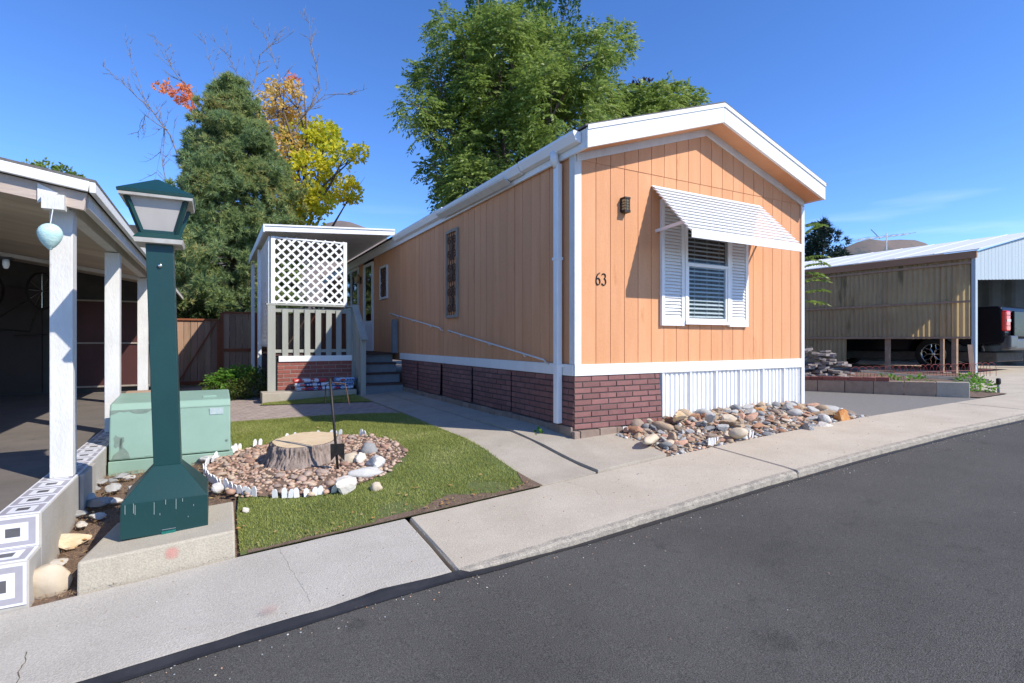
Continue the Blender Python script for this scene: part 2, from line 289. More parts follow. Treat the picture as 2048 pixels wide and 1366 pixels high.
M['bumper'] = mat('dark_bumper', (.075, .078, .085), (.06, .063, .07), 4, .35)
M['chassis'] = mat('dusty_chassis', (.085, .075, .06), (.05, .045, .038), 8, .8)
M['red_lens'] = mat('red_lens', (.75, .014, .012), (.6, .01, .01), 5, .12, 0, spec=.7)
M['chrome'] = mat('chrome', (.70, .66, .60), (.6, .56, .5), 3, .18, 0, metal=1)
M['glass'] = glassmat('window_glass', (.86, .89, .9), .0)
M['dark_glass'] = glassmat('dark_glass', (.06, .07, .08), .1)
M['blind'] = mat('blind', (.66, .67, .67), (.6, .61, .61), 4, .5)
M['dark_room'] = mat('dark_room', (.03, .03, .032), None, 2, .9)
M['red_wire'] = mat('red_wire', (.28, .035, .028), (.2, .028, .022), 8, .5)
M['pack_white'] = mat('pack_white', (.70, .72, .76), (.6, .63, .7), 12, .3, .3, 25)
M['pack_red'] = mat('pack_red', (.55, .05, .05), (.45, .04, .04), 12, .3, .2, 25)
M['pack_blue'] = mat('pack_blue', (.03, .05, .20), (.06, .10, .32), 12, .3, .2, 25)
M['pack_sky'] = mat('pack_sky', (.25, .42, .66), (.40, .56, .76), 12, .3, .3, 25)
M['pavers'] = brickmat('pavers', (.40, .32, .27), (.34, .27, .235), (.20, .16, .13), 10, 2.2, 1.0, .07, .6, R(-25))
M['hill'] = mat('hill_scrub', (.20, .155, .13), (.14, .12, .11), .012, .95, 0, c3=(.095, .105, .10), thr=.52, sc3=.02)
ROCKPAL = [(.34, .22, .15), (.42, .30, .20), (.22, .23, .23), (.46, .38, .28), (.28, .29, .29), (.38, .20, .12), (.30, .26, .21), (.48, .43, .36), (.17, .18, .19), (.36, .27, .19), (.24, .20, .17), (.44, .27, .17)]
M['rock'] = mat('mixed_rock', (1, 1, 1), None, 9, .85, .5, 40, pal=ROCKPAL)
M['pebble'] = mat('river_pebble', (1, 1, 1), None, 14, .7, .2, 60, pal=[(.40, .26, .18), (.36, .22, .15), (.46, .33, .24), (.30, .18, .13), (.42, .30, .23), (.50, .38, .27), (.33, .25, .20)])
M['rock_white'] = mat('white_limestone', (.62, .58, .51), (.52, .47, .40), 6, .85, .5, 40, c3=(.48, .40, .29), thr=.6, sc3=6)
M['rock_tan'] = mat('tan_rock', (.56, .47, .35), (.50, .41, .29), 4, .7, .2, 40)
M['rock_orange'] = mat('orange_rock', (.50, .25, .08), (.42, .17, .05), 6, .8, .5, 40, c3=(.60, .47, .30), thr=.6, sc3=6)
M['rock_quartz'] = mat('stained_quartz', (.62, .52, .38), (.58, .38, .17), 7, .7, .4, 40, c3=(.45, .20, .11), thr=.64, sc3=8)
M['rock_grey'] = mat('grey_rock', (.31, .305, .29), (.23, .227, .22), 9, .85, .5, 40, c3=(.45, .42, .37), thr=.62, sc3=7)
M['rock_marble'] = mat('marbled_rock', (.54, .52, .48), (.40, .39, .37), 8, .8, .4, 40, c3=(.24, .25, .26), thr=.6, sc3=10)
M['flagstone'] = mat('flagstone', (.30, .25, .22), (.22, .19, .17), 8, .9, .4, 50, rnd=.25)
M['pink'] = (.75, .17, .14)
# leaves
M['spruce'] = leafmat('spruce_needles', [(.10, .15, .08), (.16, .24, .115), (.23, .32, .13), (.33, .36, .125), (.44, .30, .13)], .38, .6, .9)
M['walnut'] = leafmat('ash_leaves', [(.075, .125, .022), (.145, .215, .04), (.215, .29, .062), (.31, .36, .11)], .4, .45, .5)
M['column'] = leafmat('poplar_leaves', [(.025, .065, .012), (.05, .11, .018), (.085, .16, .028)], .35, .45, .8)
M['maple'] = leafmat('maple_leaves', [(.26, .33, .04), (.50, .50, .04), (.70, .60, .04), (.72, .54, .06)], .45, .5, .35)
M['maple_gold'] = leafmat('maple_gold_leaves', [(.46, .27, .09), (.60, .40, .11), (.62, .46, .13), (.60, .34, .11)], .42, .5, .7)
M['maple_orange'] = leafmat('maple_orange_leaves', [(.74, .36, .14), (.72, .27, .11), (.66, .20, .09)], .45, .5, 1)
M['purple'] = leafmat('purple_leaves', [(.035, .018, .016), (.07, .035, .022), (.05, .045, .02)], .2, .5, 1)
M['shrub'] = leafmat('shrub_leaves', [(.05, .08, .018), (.10, .13, .03), (.15, .17, .05)], .3, .5, 4)
M['fern'] = leafmat('fern_leaves', [(.07, .17, .02), (.12, .26, .03), (.17, .32, .05)], .4, .5, 4)

# ---------------------------------------------------------------- ground, road, pavement
def st(o): o['kind'] = 'structure'; return o
g = MB()
xs = [-900, -200, -60, -30, -14, -10] + [-7 + .5 * i for i in range(50)] + [22, 40, 120, 900]
ys = [-300, -60, -14, -8, -4, -2.2, -1.9, -1.5, -.95, -.5, -.1, .3, .7, 1.2, 2, 4, 8, 14, 30, 80, 300, 1500]
for y in ys:
    for x in xs: g.v.append((x, y, gz(x, y) - .09))
for j in range(len(ys) - 1):
    for i in range(len(xs) - 1): q = j * len(xs) + i; g._f((q, q + 1, q + len(xs) + 1, q + len(xs)))
st(g.build('ground', M['earth'], smooth=True))
KERB = -1.95
def zroad(x, y): return gz(x, -2) - tab(max(-5, min(3, x)), [(-5, .012), (-2.2, .02), (-1.5, .05), (.5, .06), (3, .06)]) - .008 * min(2.5, max(0, -y - 2))
rd = MB(); rd.rows([(y, -30, 45) for y in (KERB + .06, -2.1, -2.3, -2.6, -3, -4, -6, -9, -12)], zroad)
st(rd.build('road', M['asphalt'], smooth=True))
# dark seal along the joint of road and pavement
tr = MB(); n = 260; m0 = 0
for i in range(n):
    x = -7 + 14 * i / (n - 1)
    wob = noise.noise(Vector((x * 1.7, 0, 0))) * .05 + noise.noise(Vector((x * 7, 3, 0))) * .012
    lap = tab(max(-7, min(7, x)), [(-7, .015), (-2.9, .018), (-2.62, .055), (-2.35, .012), (-2.0, -.01), (7, -.012)])
    y0 = KERB + lap + wob * (.6 if x < -2.2 else .1); y1 = KERB - (.05 if x > -1 else .052) - wob * (.7 if x < -1 else .2)
    for k in range(5):
        y = y0 + (y1 - y0) * k / 4; zz = max(zroad(x, y), -9) + .005
        if y > KERB - .01 and x < -2.17: zz = gz(x, -1.5) + .006
        elif y > KERB: zz = zroad(x, y) + .005
        tr.v.append((x, y, zz))
for i in range(n - 1):
    for k in range(4): tr._f((i * 5 + k, (i + 1) * 5 + k, (i + 1) * 5 + k + 1, i * 5 + k + 1))
st(tr.build('tar_seal', M['tar'], smooth=True))
sw = thing('sidewalk', None, None, kind='structure')
def slab(xa0, xa1, xb0, xb1, m, drop):   # back edge xa0..xa1, front edge xb0..xb1
    b = MB(); prof = [(-.945, -.16), (-.945, -.012), (-.957, 0), (-1.2, 0), (-1.5, 0), (-1.8, 0), (KERB + .05, -.003), (KERB + .016, -.008), (KERB, -.022 if drop else -.012), (KERB - .006, -.16)]
    K0 = max(4, int((xa1 - xa0) / .05)); SL = [0, .012 / (xa1 - xa0)] + [q / K0 for q in range(1, K0)] + [1 - .012 / (xa1 - xa0), 1]; K = len(SL) - 1; k = len(prof)
    for i in range(K + 1):
        s_ = SL[i]; e = min(i, K - i)
        for j, (y, dz) in enumerate(prof):
            u = (-.95 - y) / (-.95 - KERB); u = max(0, min(1, u)); x = (xa0 + (xa1 - xa0) * s_) * (1 - u) + (xb0 + (xb1 - xb0) * s_) * u
            jit = noise.noise(Vector((x * 9, y * 3, 1))) * .012 + noise.noise(Vector((x * 31, y, 5))) * .008 if j >= 6 else noise.noise(Vector((x * 6, y, 8))) * .008 if j < 3 else 0
            jx = noise.noise(Vector((y * 8, x, 2))) * .012 if e == 0 else 0
            b.v.append((x + jx, y + jit, gz(x, -1.5) + dz - (.012 if e == 0 and dz > -.1 else 0) + (noise.noise(Vector((x * 14, y * 14, 4))) * .006 if j > 6 else 0)))
    for i in range(K):
        for j in range(k - 1): q = i * k + j; b.m = 1 if j >= 6 and drop else 0; b._f((q, q + k, q + k + 1, q + 1))
    b.m = 0
    b._f(tuple(range(k))); b._f(tuple(range(K * k, K * k + k))[::-1])
    b.build('slab', [m, M['kerb_dirt']], sw)
slab(-9, -6.3, -9, -6.3, M['concrete_grey'], 0)
slab(-6.28, -2.178, -6.28, -2.225, M['concrete_grey'], 0)
slab(-2.15, 1.02, -2.20, .86, M['concrete_tan'], 1)
slab(1.03, 6.2, .87, 6.05, M['concrete_tan'], 1)
slab(6.21, 11.5, 6.06, 11.5, M['concrete_tan'], 1)
slab(11.51, 20, 11.51, 20, M['concrete_tan'], 1)
def crack(pts_, w_, name='crack'):
    b = MB(); L = []
    for (xa, ya), (xb, yb) in zip(pts_, pts_[1:]):
        for q in range(8): t = q / 8; L.append((xa + (xb - xa) * t + .012 * noise.noise(Vector((xa * 9 + t * 6, ya * 5, 1))), ya + (yb - ya) * t + .012 * noise.noise(Vector((t * 6, ya * 5 + xa, 9)))))
    for i, (x, y) in enumerate(L[:-1]):
        dx, dy = L[i + 1][0] - x, L[i + 1][1] - y; l_ = math.hypot(dx, dy) + 1e-6; ww = w_ * (.4 + abs(noise.noise(Vector((i * .7, x, y)))) * 1.6); nx_, ny_ = -dy / l_ * ww, dx / l_ * ww
        b.v += [(x - nx_, y - ny_, gz(x, -1.5) + .0015), (x + nx_, y + ny_, gz(x, -1.5) + .0015)]
    for i in range(len(L) - 2): q = 2 * i; b._f((q, q + 2, q + 3, q + 1))
    b.build('crack', M['tar_line'], sw)
M['tar_line'] = mat('crack_dirt', (.10, .08, .06), (.16, .13, .10), 30, .95)
crack([(-3.02, -.96), (-3.0, -1.3), (-2.97, -1.6), (-2.95, -1.9)], .0006); crack([(-4.12, -1.5), (-4.1, -1.7), (-4.06, -1.93)], .0022); crack([(-.8, -.97), (-.75, -1.3), (-.86, -1.6)], .0008)
# front walk: two strips of slabs
fw = thing('front_walk', None, None, kind='structure')
def walk_piece(rows, m, off):
    b = MB(); b.rows(rows, lambda x, y: gz(x, y) + off)
    nx = len(b.v) // len(rows); N0 = len(b.v); b.v += [(x, y, z - .12) for x, y, z in b.v]
    edge = [i for i in range(nx)] + [(j + 1) * nx - 1 for j in range(1, len(rows))] + [len(rows) * nx - 1 - i for i in range(1, nx)] + [j * nx for j in range(len(rows) - 2, 0, -1)]
    for a, c in zip(edge, edge[1:] + edge[:1]): b._f((a, a + N0, c + N0, c))
    b.build('slab', m, fw, smooth=False)
YW = [-.93, -.7, -.4, -.1, .2, .6, 1.0, 1.6]
def wl_(y): return -1.03 + .03 * min(1, max(0, (y + .95) / 1.5)) + (.05 if y > 2 else 0)
walk_piece([(y, wl_(y), -.45) for y in YW], M['concrete_walk'], .004)
walk_piece([(y, wl_(y), -.45) for y in (1.61, 2.4, 3.2)], M['concrete_walk'], .002)
walk_piece([(y, wl_(y), -.45) for y in (3.21, 4.4, 5.9)], M['concrete_walk'], 0)
walk_piece([(-.93, -.425, .40), (-.6, -.425, .48), (-.3, -.425, .55), (-.02, -.425, .62)], M['concrete_walk'], .022)
walk_piece([(-.015, -.425, .05), (.6, -.425, .05), (1.6, -.425, .05)], M['concrete_walk'], .020)
walk_piece([(1.61, -.43, .05), (3, -.43, .05), (4.4, -.43, .05), (5.95, -.43, .05)], M['concrete_walk'], .006)
# old asphalt strip between the home and the planter
od = MB(); od.rows([(y, 3.6, 7.3) for y in (-.94, -.5, 0, 1, 3, 8, 16)], lambda x, y: gz(x, y) + .004 - .012); st(od.build('driveway', M['asphalt_old'], smooth=True))
nd = MB(); nd.rows([(y, 8.1 if y < .2 else 8.9, 24) for y in (-.94, 0, 1, 3, 8)], lambda x, y: gz(x, y) - .004); st(nd.build('neighbour_driveway', M['concrete_tan'], smooth=True))
# paver path and gate slab
pv = MB(); pv.rows([(2.85, -1.3, -.99), (3.2, -1.75, -.99), (3.6, -2.3, -.98), (4.0, -4.2, -.97), (4.6, -4.2, -.97), (5.2, -4.2, -.97), (5.9, -4.2, -.97), (6.8, -4.2, -2.2), (7.6, -4.2, -2.2)], lambda x, y: gz(x, y) - .004)
st(pv.build('paver_path', M['pavers']))
gs = MB(); gs.rows([(7.55, -4.24, -2.3), (9, -4.24, -2.3), (12.5, -4.3, -2.3)], lambda x, y: gz(x, y) + .006); st(gs.build('gate_path', M['concrete_walk']))
so_ = MB(); so_.rows([(y, -4.3, -3.0) for y in (-.95, -.5, 0, .5, 1, 1.5, 2.5)], lambda x, y: gz(x, y) - .02 + .02 * noise.noise(Vector((x * 5, y * 5, 0)))); st(so_.build('soil_strip', M['soil'], smooth=True))
# lawn
RC = Vector((-2.63, .80))
def lawn_left(y): return tab(y, [(-.95, -3.24), (-.3, -3.24), (.2, -3.2), (2.2, -3.2), (2.6, -4.2), (4, -4.2)])
def lawn_top(x): return tab(x, [(-4.2, 4.05), (-3.15, 3.93), (-1.95, 3.53), (-1.3, 3.15), (-1.0, 2.87)])
def in_ring(x, y, k=1.0):
    dx, dy = x - RC.x, y - RC.y; rx = .84 if dx < 0 else .98; ry = 1.04; k *= 1 + .10 * noise.noise(Vector((x * 2.3, y * 2.3, 5))) + .05 * noise.noise(Vector((x * 8, y * 8, 5))); return (dx / rx) ** 2 + (dy / ry) ** 2 < k * k
lw = MB()
rows_ = []
for i in range(60):
    y = -.956 + i * .085; r = -1.02
    if y > 2.87: r = tab(y, [(2.87, -1.0), (3.15, -1.3), (3.53, -1.95), (3.93, -3.15), (4.05, -4.2)])
    l = lawn_left(y)
    if r - l > .02: rows_.append((y, l, r))
bs_ = MB(); NB = 60
def bare_edge(x): return -.87 + .05 * noise.noise(Vector((x * 4, 0, 2))) + .03 * noise.noise(Vector((x * 15, 0, 2))) + max(0, .16 - abs(x + 1.75) * .5) + max(0, .35 - abs(x + 1.02) * 3.2)
for i in range(NB + 1):
    x = -3.2 + (2.18) * i / NB; e = max(-.93, bare_edge(x) - (.05 if x < -2.4 else 0))
    for j in range(5): y = -.957 + (e + .957) * j / 4; bs_.v.append((x, y, gz(x, y) + .0125))
for i in range(NB):
    for j in range(4): q = i * 5 + j; bs_._f((q, q + 5, q + 6, q + 1))
st(bs_.build('bare_soil', M['soil'], smooth=True))
lw.rows(rows_, lambda x, y: gz(x, y) + .008); st(lw.build('lawn', M['turf_base'], smooth=True))
l2 = MB(); l2.rows([(4.62, -1.02, -.99), (4.9, -1.45, -.98), (5.3, -2.0, -.98), (5.7, -2.68, -.98), (5.96, -2.6, -.98)], lambda x, y: gz(x, y) + .008); st(l2.build('lawn_patch', M['turf_base'], smooth=True))
def blades(n, inside, ext, h, wd, lean, mt, name, dens=None):
    x = RNG.uniform(ext[0], ext[1], n); y = RNG.uniform(ext[2], ext[3], n)
    P = [(a, b) for a, b in zip(x, y) if inside(a, b)]
    B = np.array([(a, b, gz(a, b) + .006) for a, b in P]); k = len(B); th = RNG.uniform(0, 2 * np.pi, k); hh = h * RNG.uniform(.5, 1.25, k); lx = RNG.normal(0, lean, (k, 2)) * hh[:, None]
    d = np.stack([np.cos(th), np.sin(th), 0 * th], 1) * (wd * RNG.uniform(.6, 1.3, k))[:, None]
    T = B + np.stack([lx[:, 0], lx[:, 1], hh], 1)
    V = np.stack([B - d, B + d, T], 1).reshape(-1, 3); np_obj(name, V, np.arange(3 * k).reshape(-1, 3), mt, kind='stuff', label={'turf_blades': 'short green artificial turf blades covering the front lawn', 'pine_straw': 'dry brown pine needles strewn over the bare soil'}[name], category={'turf_blades': 'grass', 'pine_straw': 'mulch'}[name])
def bare(x, y): return noise.noise(Vector((x * 2.1 + 4, y * 2.1, 0))) > .30 and y < -.45
def in_lawn(x, y):
    if 4.6 < y < 5.95: return -.99 > x > tab(y, [(4.62, -1.02), (5.7, -2.66), (5.96, -2.58)])
    if y > lawn_top(x) - .01 or x < lawn_left(y) or x > -1.01 - max(0, -.2 - y) * .02: return False
    if y < bare_edge(x) - (.05 if x < -2.4 else 0) and random.random() < .88: return False
    if y < bare_edge(x) + .08 and random.random() < .35: return False
    if x > -1.12 and y < 0 and random.random() < .5: return False
    return not in_ring(x, y, 1.0) and not (bare(x, y) and random.random() < .85)
blades(330000, in_lawn, (-4.2, -.97, -.94, 5.95), .022, .0028, .5, M['turf'], 'turf_blades')
def in_soil(x, y): return (x < -3.27 and y < 1.4) or (in_ring(x, y, 1.05) and random.random() < .25) or (y < bare_edge(x) + .02) or (bare(x, y) and random.random() < .6)
x0 = RNG
blades(30000, in_soil, (-4.24, -1.1, -.93, 1.8), .012, .0022, 2.6, M['straw'], 'pine_straw')
# rock bed soil along the gable
def hb(x, y): return gz(x, y) + .004 + .19 * max(0, 1 - abs(x - 2.5) / 2.2) ** .5 * .72 * max(0, min(1, (y + .97) / .75)) * (1 if x < 3.75 else .3) - .02
rb = MB(); rb.rows([(-.96, .39, 3.95), (-.85, .42, 3.95), (-.7, .46, 3.9), (-.5, .5, 3.9), (-.3, .55, 3.9), (-.1, .61, 3.95), (.02, .63, 3.95)], hb); st(rb.build('rock_bed', M['soil'], smooth=True))
# planter soil
ps = MB(); ps.rows([(-.94, 7.15, 8.15), (-.8, 7.15, 8.15), (0, 6.8, 8.9), (1, 6.4, 12.4), (2, 6.0, 12.4), (4, 6.0, 12.4)], lambda x, y: gz(x, y) + .008); st(ps.build('planting_bed', M['soil'], smooth=True))

# ---------------------------------------------------------------- the mobile home
home = thing('mobile_home', 'long single-wide mobile home with orange grooved siding and white gable trim', 'house', (2, 7, 0))
ZB, ZE, LEN = .757, 2.957, 15.0
def zrake(x): return 3.617 - .33 * abs(x - 2)
MB().box(.012, 3.988, .014, LEN, .6, 2.96).prism([(.012, .014, 2.9), (3.988, .014, 2.9), (2, .014, 3.60)], (0, LEN - .03, 0)).build('wall', M['siding_back'], home)
# gable boards, lower row shares a mesh
bx = [.075 + .2032 * i for i in range(20)]
lo = meshmat(MB().box(0, .1955, -.010, .012, 0, 2.20).mesh('siding_board'), M['siding'])
for i, x in enumerate([-.1] + bx):
    x1 = x + .1955
    if x < 0: MB().box(.005, .068, -.010, .012, ZB, 2.955).build('siding_board', M['siding'], home); continue
    x1 = min(x1, 3.995)
    if x1 - x < .19: MB().box(x, x1, -.010, .012, ZB, 2.955).build('siding_board', M['siding'], home)
    else: piece('siding_board', lo, home, (x, 0, ZB))
    zt = lambda q: zrake(q) - .01
    if i < 20 and zt((x + x1) / 2) > 2.99:
        pts = [(x, 0, 2.958), (x1, 0, 2.958), (x1, 0, max(2.966, zt(x1)))]
        if x < 2 < x1: pts.append((2, 0, zt(2)))
        pts.append((x, 0, max(2.966, zt(x))))
        MB().prism([(p[0], -.016, p[2]) for p in pts], (0, .028, 0)).build('siding_board', M['siding'], home)
# long side boards
lg = meshmat(MB().box(-.010, .014, 0, .1955, 0, ZE + .1 - ZB).mesh('siding_board'), M['siding'])
seams = 0
for i in range(60):
    y = .082 + .2032 * i
    if y > 12: break
    if 8.2 < y + .1 < 9.3: continue
    if 9.7 < y + .1 < 11.5:
        MB().box(-.010, .014, y, y + .1955, ZB, 1.85).build('siding_board', M['siding'], home)
        MB().box(-.010, .014, y, y + .1955, 2.98, ZE + .1).build('siding_board', M['siding'], home); continue
    gap = .006 if i % 6 == 5 else 0
    piece('siding_board', lg, home, (0, y, ZB), (0, 0, 0), (1, 1 - gap * 5, 1))
# white band and corner trim
MB().box(-.022, 4.02, -.030, -.002, .632, .756).build('sill_band', M['white'], home, bevel=.004)
MB().box(-.030, -.002, -.001, 6.1, .632, .756).build('sill_band', M['white'], home, bevel=.004)
MB().box(-.026, .066, -.028, -.012, .756, 3.0).build('corner_trim', M['white_old'], home, bevel=.003)
MB().box(-.026, -.0115, -.011, .07, .758, 3.0).build('corner_trim', M['white_old'], home, bevel=.003)
MB().box(3.955, 4.022, -.028, -.012, .756, 2.95).build('corner_trim', M['white'], home, bevel=.003)
# roof
YF = -.295; XL, XR = -.055, 4.078
def ztop(x): return 3.885 - .3245 * abs(x - 2)
MB().prism([(XL - .03, YF - .005, ztop(XL)), (2, YF - .005, 3.90), (XR + .03, YF - .005, ztop(XR)), (XR + .03, YF - .005, ztop(XR) - .02), (2, YF - .005, 3.878), (XL - .03, YF - .005, ztop(XL) - .02)], (0, LEN + .5, 0)).build('roof', M['shingle'], home)
for s_, (xa, xb) in ((0, (XL, 1.998)), (1, (2.002, XR))):
    MB().prism([(xa, YF, ztop(xa) - .022), (xb, YF, ztop(xb) - .022), (xb, YF, ztop(xb) - .235), (xa, YF, ztop(xa) - .235)], (0, .035, 0)).build('rake_fascia', M['white'], home, bevel=.004)
    MB().prism([(xa, YF - .012, ztop(xa) - .004), (xb, YF - .012, ztop(xb) - .004), (xb, YF - .012, ztop(xb) - .050), (xa, YF - .012, ztop(xa) - .050)], (0, .011, 0)).build('drip_edge', M['white_metal'], home)
    MB().prism([(xa, YF + .036, ztop(xa) - .205), (xb, YF + .036, ztop(xb) - .205), (xb, YF + .036, ztop(xb) - .225), (xa, YF + .036, ztop(xa) - .225)], (0, .30, 0)).build('soffit', M['soffit'], home)
    xa2, xb2 = (.0, 2.0) if s_ == 0 else (2.0, 4.0)
    MB().prism([(xa2, -.040, ztop(xa2) - .226), (xb2, -.040, ztop(xb2) - .226), (xb2, -.040, ztop(xb2) - .31), (xa2, -.040, ztop(xa2) - .31)], (0, .022, 0)).build('frieze_board', M['white_old'], home)
MB().box(XL - .002, XL + .03, YF + .037, 6.25, 2.99, 3.19).build('eave_fascia', M['white'], home, bevel=.003)
MB().box(XL + .031, .02, YF + .05, LEN, 3.03, 3.06).build('eave_soffit', M['white_old'], home)
MB().box(XR - .03, XR + .002, YF + .037, LEN, 2.99, 3.19).build('eave_fascia', M['white'], home)
MB().box(XL - .002, XL + .03, 6.26, LEN, 2.99, 3.19).build('eave_fascia', M['white'], home)
MB().prism([(1.75, .5, 3.86), (2.35, .5, 3.83), (2.32, .5, 3.97), (2.05, .5, 4.03), (1.78, .5, 3.97)], (0, .6, 0)).build('roof_vent', [M['white_metal']], home, bevel=.01)
# gutter (K profile) and downspout
kp = [(-.06, 3.17), (-.16, 3.18), (-.165, 3.15), (-.15, 3.12), (-.125, 3.07), (-.065, 3.06)]
MB().prism([(x, YF + .10, z) for x, z in kp], (0, 1.15, 0)).build('gutter', M['white_metal'], home, bevel=.003)
MB().prism([(x - .01, .96, z - .015) for x, z in kp], (0, 2.5, -.01)).build('gutter', M['white_metal'], home, bevel=.003)
MB().prism([(x, 3.45, z) for x, z in kp], (0, 2.72, 0)).build('gutter', M['white_metal'], home, bevel=.003)
MB().hexa([(-.10, 1.25, 3.00), (-.19, 1.25, 3.05), (-.19, 3.6, 3.07), (-.10, 3.6, 3.02), (-.10, 1.25, 3.02), (-.20, 1.25, 3.07), (-.20, 3.6, 3.09), (-.10, 3.6, 3.04)]).build('loose_trim', M['white_old'], home, label='sagging strip of white trim under the gutter')
MB().tube([(-.115, .23, 3.08), (-.115, .23, 3.0), (-.075, .23, 2.93)], .045, 12).build('outlet', M['white_metal'], home, True)
ds = MB().box(-.105, -.035, .185, .270, .10, 2.96).build('downspout', M['white_metal'], home, bevel=.012)
for z in (.72, 1.9): MB().box(-.112, -.030, .178, .277, z, z + .03).build('strap', M['white_metal'], ds)
# handrail pipes, drip line
def rail(a, b, n):
    a = Vector(a); b = Vector(b)
    r = MB().tube([a + Vector((.06, .03, -.03)), a + Vector((.0, .02, 0)), a, b, b + Vector((0, -.03, -.03)), b + Vector((.06, -.03, -.05))], .0105, 8).build('handrail', M['white_old'], home, True)
    for i in range(n):
        p = a.lerp(b, (i + .5) / n); MB().tube([p, p + Vector((.02, 0, -.035)), p + Vector((.058, 0, -.03))], .010, 6).build('bracket', M['white_old'], r, True)
rail((-.07, 6.65, 1.60), (-.07, 3.75, 1.225), 3); rail((-.07, 3.38, 1.175), (-.07, .50, .79), 3)
# house number
num = thing('house_number', 'small dark numerals 63 beside the corner of the orange gable', 'house number', (.33, -.012, 1.69))
def arc(cx, cz, rx, rz, a0, a1, n=14): return [(cx + rx * math.cos(R(a0 + (a1 - a0) * i / n)), -.016, cz + rz * math.sin(R(a0 + (a1 - a0) * i / n))) for i in range(n + 1)]
MB().tube([(.325, -.016, 1.757), (.30, -.016, 1.745), (.278, -.016, 1.71)] + arc(.300, 1.663, .027, .036, 170, 520, 22), .0065, 6).build('numeral_six', M['iron'], num, True)
MB().tube(arc(.378, 1.725, .025, .028, 150, -70, 12) + arc(.378, 1.663, .030, .037, 70, -150, 14), .0065, 6).build('numeral_three', M['iron'], num, True)
# wall lantern
wlm = thing('wall_lantern', 'small black caged wall lantern on the orange gable', 'wall lamp', (.66, -.012, 2.53))
MB().box(.615, .705, -.020, -.012, 2.46, 2.62).build('back_plate', M['iron'], wlm)
MB().box(.630, .690, -.080, -.022, 2.48, 2.60).build('lens', mat('amber_lens', (.60, .48, .27), (.5, .4, .22), 8, .3), wlm)
MB().box(.620, .700, -.090, -.021, 2.601, 2.622).build('cap', M['iron'], wlm)
MB().box(.620, .700, -.090, -.021, 2.45, 2.479).build('base', M['iron'], wlm)
for x in (.628, .649, .671, .692): MB().box(x - .003, x + .003, -.087, -.081, 2.479, 2.601).build('bar', M['iron'], wlm)
for z in (2.51, 2.54, 2.57): MB().box(.626, .694, -.090, -.0875, z - .003, z + .003).build('bar', M['iron'], wlm)
for x in (.626, .694):
    for z in (2.51, 2.54, 2.57): MB().box(x - .002, x + .002, -.081, -.022, z - .003, z + .003).build('bar', M['iron'], wlm)
# window with shutters and slatted awning
WX0, WX1, WZ0, WZ1 = 1.64, 2.36, 1.25, 2.62
win = MB().box(1.60, 1.64, -.06, -.011, 1.24, 2.66).box(2.36, 2.40, -.06, -.011, 1.24, 2.66).box(1.60, 2.40, -.062, -.011, 2.62, 2.66).box(1.60, 2.40, -.07, -.011, 1.21, 1.25).build('window', M['white_metal'], home)
MB().box(1.64, 2.36, -.010, -.006, 1.25, 2.62).build('dark_interior', M['dark_room'], win)
MB().box(1.64, 2.36, -.055, -.02, 1.92, 1.96).build('meeting_rail', M['white_metal'], win)
MB().box(1.641, 1.668, -.05, -.02, 1.255, 1.919).box(2.325, 2.359, -.05, -.02, 1.255, 1.919).box(1.669, 2.324, -.05, -.02, 1.252, 1.285).build('sash', M['white_metal'], win)
MB().box(1.669, 2.324, -.042, -.039, 1.286, 1.919).build('pane', M['glass'], win)
MB().box(1.645, 2.355, -.048, -.045, 1.962, 2.618).build('pane', M['glass'], win)
bs = meshmat(MB().hexa([(0, -.030, 0), (.66, -.030, 0), (.66, -.012, .020), (0, -.012, .020), (0, -.030, .003), (.66, -.030, .003), (.66, -.012, .023), (0, -.012, .023)]).mesh('blind_slat'), M['blind'])
for i in range(26):
    z = 1.295 + i * .051
    piece('blind_slat', bs, win, (1.668, 0, z), (0, R(random.uniform(-.4, .4) + (.5 if i > 22 else 0)), 0))
for x in (1.78, 2.0, 2.22): MB().box(x - .002, x + .002, -.034, -.032, 1.29, 2.6).build('blind_cord', M['blind'], win)
lv = None
for x0_, x1_ in ((1.22, 1.598), (2.402, 2.77)):
    sh = MB().box(x0_, x0_ + .05, -.050, -.011, 1.19, 2.68).box(x1_ - .05, x1_, -.050, -.011, 1.19, 2.68).box(x0_ + .05, x1_ - .05, -.048, -.011, 1.19, 1.285).box(x0_ + .05, x1_ - .05, -.048, -.011, 2.60, 2.68).build('shutter', M['white'], home, bevel=.003)
    W_ = x1_ - x0_ - .102; lv = meshmat(MB().hexa([(0, -.040, 0), (W_, -.040, 0), (W_, -.024, .0365), (0, -.024, .0365), (0, -.044, .003), (W_, -.044, .003), (W_, -.026, .0385), (0, -.026, .0385)]).mesh('louver'), M['white'])
    for i in range(33): piece('louver', lv, sh, (x0_ + .051, 0, 1.287 + i * .0395))
aw = MB().box(1.10, 3.05, -.020, -.013, 2.80, 2.83).build('awning', M['white_metal'], home)
NS = 13
for i in range(NS):
    t = i / (NS - 1); y = -.03 - t * .545; z = 2.815 - t * .585; xx0 = 1.085; xx1 = 3.045
    MB().hexa([(xx0, y - .034, z - .030), (xx1, y - .034, z - .030), (xx1, y + .034, z + .012), (xx0, y + .034, z + .012), (xx0, y - .040, z - .021), (xx1, y - .040, z - .021), (xx1, y + .030, z + .020), (xx0, y + .030, z + .020)]).build('slat', M['white_metal'], aw)
MB().box(1.085, 3.045, -.622, -.612, 2.12, 2.215).build('valance', M['white_metal'], aw, bevel=.003)
for x in (1.16, 2.07, 2.98): MB().beam((x, -.03, 2.775), (x, -.60, 2.165), .03, .012).build('rafter', M['white_metal'], aw)
for x in (1.15, 2.99): MB().beam((x, -.015, 2.30), (x, -.47, 2.33), .012, .035).build('arm', M['white_metal'], aw)
